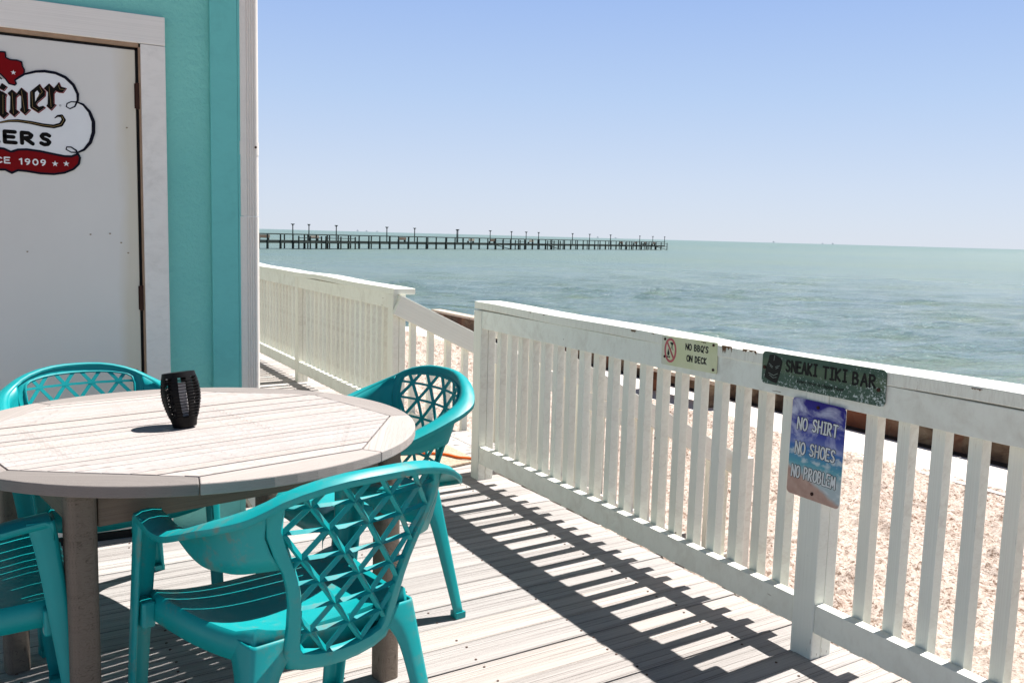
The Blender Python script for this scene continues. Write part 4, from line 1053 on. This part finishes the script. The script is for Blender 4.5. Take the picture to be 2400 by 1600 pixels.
# ================================================================== FISHING PIER
P0, P1 = Vector((33.6, 139.1)), Vector((171.5, 214.5))
dvp = (P1-P0).normalized(); nvp = Vector((-dvp.y, dvp.x)); LEN = (P1-P0).length
pr = thing('fishing_pier', 'long dark timber fishing pier standing on piles out in the bay', 'pier', (P0.x, P0.y, WZ))
DZ = WZ+1.22; RZ_ = WZ+2.28
def pp_(s, o=0): q = P0+dvp*s+nvp*o; return q
b = MB()
a, c = pp_(-16), pp_(LEN); b.beam((a.x, a.y, DZ), (c.x, c.y, DZ), 2.4, .24); b.build('deck', M['pier'], pr)
b = MB(); a, c = pp_(-16, -1.15), pp_(LEN, -1.15); b.beam((a.x, a.y, DZ-.2), (c.x, c.y, DZ-.2), .10, .26); b.build('stringer', M['pier'], pr)
for o in (-1.2, 1.2):
    b = MB(); a, c = pp_(-16, o), pp_(LEN, o); b.beam((a.x, a.y, RZ_), (c.x, c.y, RZ_), .24, .15)
    b.build('rail', M['pier'], pr)
s = -15.0; k = 0
while s <= LEN:
    q = pp_(s, -1.2); b = MB(); r_ = .19
    b.tube([(q.x, q.y, WZ-1), (q.x, q.y, DZ)], r_, 8); b.tube([(q.x, q.y, DZ), (q.x, q.y, RZ_)], .12, 6); b.build('piling', M['pier'], pr)
    if k % 2 == 0 and k < 70:
        q = pp_(s+.5, 1.2); b = MB(); b.tube([(q.x, q.y, WZ-1), (q.x, q.y, RZ_)], .11, 6); b.build('piling', M['pier'], pr)
    s += 2.62+.9*(s/LEN)+random.uniform(-.25, .25); k += 1
# bump-outs with braces
for s, w_ in ((6, 5), (12, 7), (62, 6), (70, 4), (84, 6), (126, 5), (136, 5), (146, 9)):
    b = MB(); a, c = pp_(s, -2.0), pp_(s+w_, -2.0); b.beam((a.x, a.y, DZ-.15), (c.x, c.y, DZ-.15), 1.8, .16)
    for u in (0, .5, 1):
        q = pp_(s+w_*u, -2.8); b.tube([(q.x, q.y, WZ-1), (q.x, q.y, DZ+.85)], .12, 6)
    a, c = pp_(s, -2.8), pp_(s+w_, -2.8); b.beam((a.x, a.y, DZ+.55), (c.x, c.y, DZ+.55), .08, .10)
    if w_ in (6, 9): b.beam((a.x, a.y, DZ-.2), (c.x, c.y, WZ+.1), .10, .14)
    b.build('fishing_platform', M['pier'], pr)
# lamps: distance along the pier from their bearing
LS = []
f_px = 2112.5
for px in (697.4, 713, 799, 896, 982, 1063, 1080.7, 1139, 1208, 1223.7, 1271.5, 1333, 1390.6, 1422.5, 1439.5, 1491.6, 1538, 1554):
    # bearing of that picture column at the height of the pier
    v = fv+r2*((px-1200)/f_px)-u2*((555-800)/f_px); d = Vector((v.x, v.y)).normalized()
    den = dvp.x*d.y-dvp.y*d.x; s = (P0.y*d.x-P0.x*d.y)/den; LS.append(min(s, LEN-.05))
lamp0 = None
for i, s in enumerate(LS):
    q = pp_(s, -1.05 if i % 2 else 1.05)
    if lamp0 is None:
        lamp0 = thing('pier_lamp', 'slim dark lamp post standing on the distant fishing pier', 'lamp post', (q.x, q.y, DZ), 0, 'lamp posts along the fishing pier')
        MB().tube([(q.x, q.y, DZ), (q.x, q.y, DZ+2.62)], [.10, .08], 8).build('pole', M['pier'], lamp0)
        b = MB(); b.obox((q.x, q.y, DZ+2.66), (1, 0, 0), (0, 1, 0), (0, 0, 1), .52, .30, .13); b.tube([(q.x, q.y, DZ+2.45), (q.x, q.y, DZ+2.62)], .13, 8); b.build('lamp_head', M['pier'], lamp0)
    else:
        o = copy_tree(lamp0); o.location = (q.x, q.y, DZ); o.rotation_euler = (0, 0, random.uniform(0, 3))
# benches with pale boards
bmat = flat('pale_bench_board', (.38, .33, .27), .8); bmat2 = flat('brown_bench_board', (.17, .12, .09), .8)
for i, (px, mm) in enumerate(((611, bmat2), (728, bmat), (935, bmat2), (1097, bmat), (1147, bmat2), (1238, bmat), (1450, bmat2), (1484, bmat2), (1506, bmat2), (1527, bmat2))):
    v = fv+r2*((px-1200)/f_px)-u2*((560-800)/f_px); d = Vector((v.x, v.y)).normalized()
    den = dvp.x*d.y-dvp.y*d.x; s = (P0.y*d.x-P0.x*d.y)/den; q = pp_(s, -.85)
    t = thing('pier_bench', ('brown' if mm is bmat2 else 'pale')+' boarded bench against the railing of the distant pier', 'bench', (q.x, q.y, DZ), math.atan2(dvp.y, dvp.x), 'benches on the fishing pier')
    MB().box(-1.0, 1.0, -.05, .02, .50, .92).build('backrest', mm, t, local=True); MB().box(-1.0, 1.0, .02, .45, .42, .48).build('seat', mm, t, local=True)
    for x in (-.9, .9): MB().box(x-.05, x+.05, .0, .4, .08, .42).build('leg', M['pier'], t, local=True)
# rigs on the horizon
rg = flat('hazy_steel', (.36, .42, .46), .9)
for i, px in enumerate((838, 859, 884, 1401, 1443, 1814, 1929, 1953)):
    v = fv+r2*((px-1200)/f_px)-u2*((552-800)/f_px); d = Vector((v.x, v.y)).normalized()*11000
    hgt = (17, 13, 12, 15, 12, 15, 11, 13)[i]
    b = MB(); b.box(d.x-9, d.x+9, d.y-7, d.y+7, hgt*.5, hgt*.75)
    for x in (-7, 7): b.box(d.x+x-1.3, d.x+x+1.3, d.y-1.3, d.y+1.3, WZ-2, hgt*.5, 'z')
    b.box(d.x-2.5, d.x+1.5, d.y-2, d.y+2, hgt*.75, hgt*1.25)
    tag(b.build('offshore_platform', rg), 'tiny hazy platform standing on the horizon', 'platform', 'offshore platforms on the horizon')
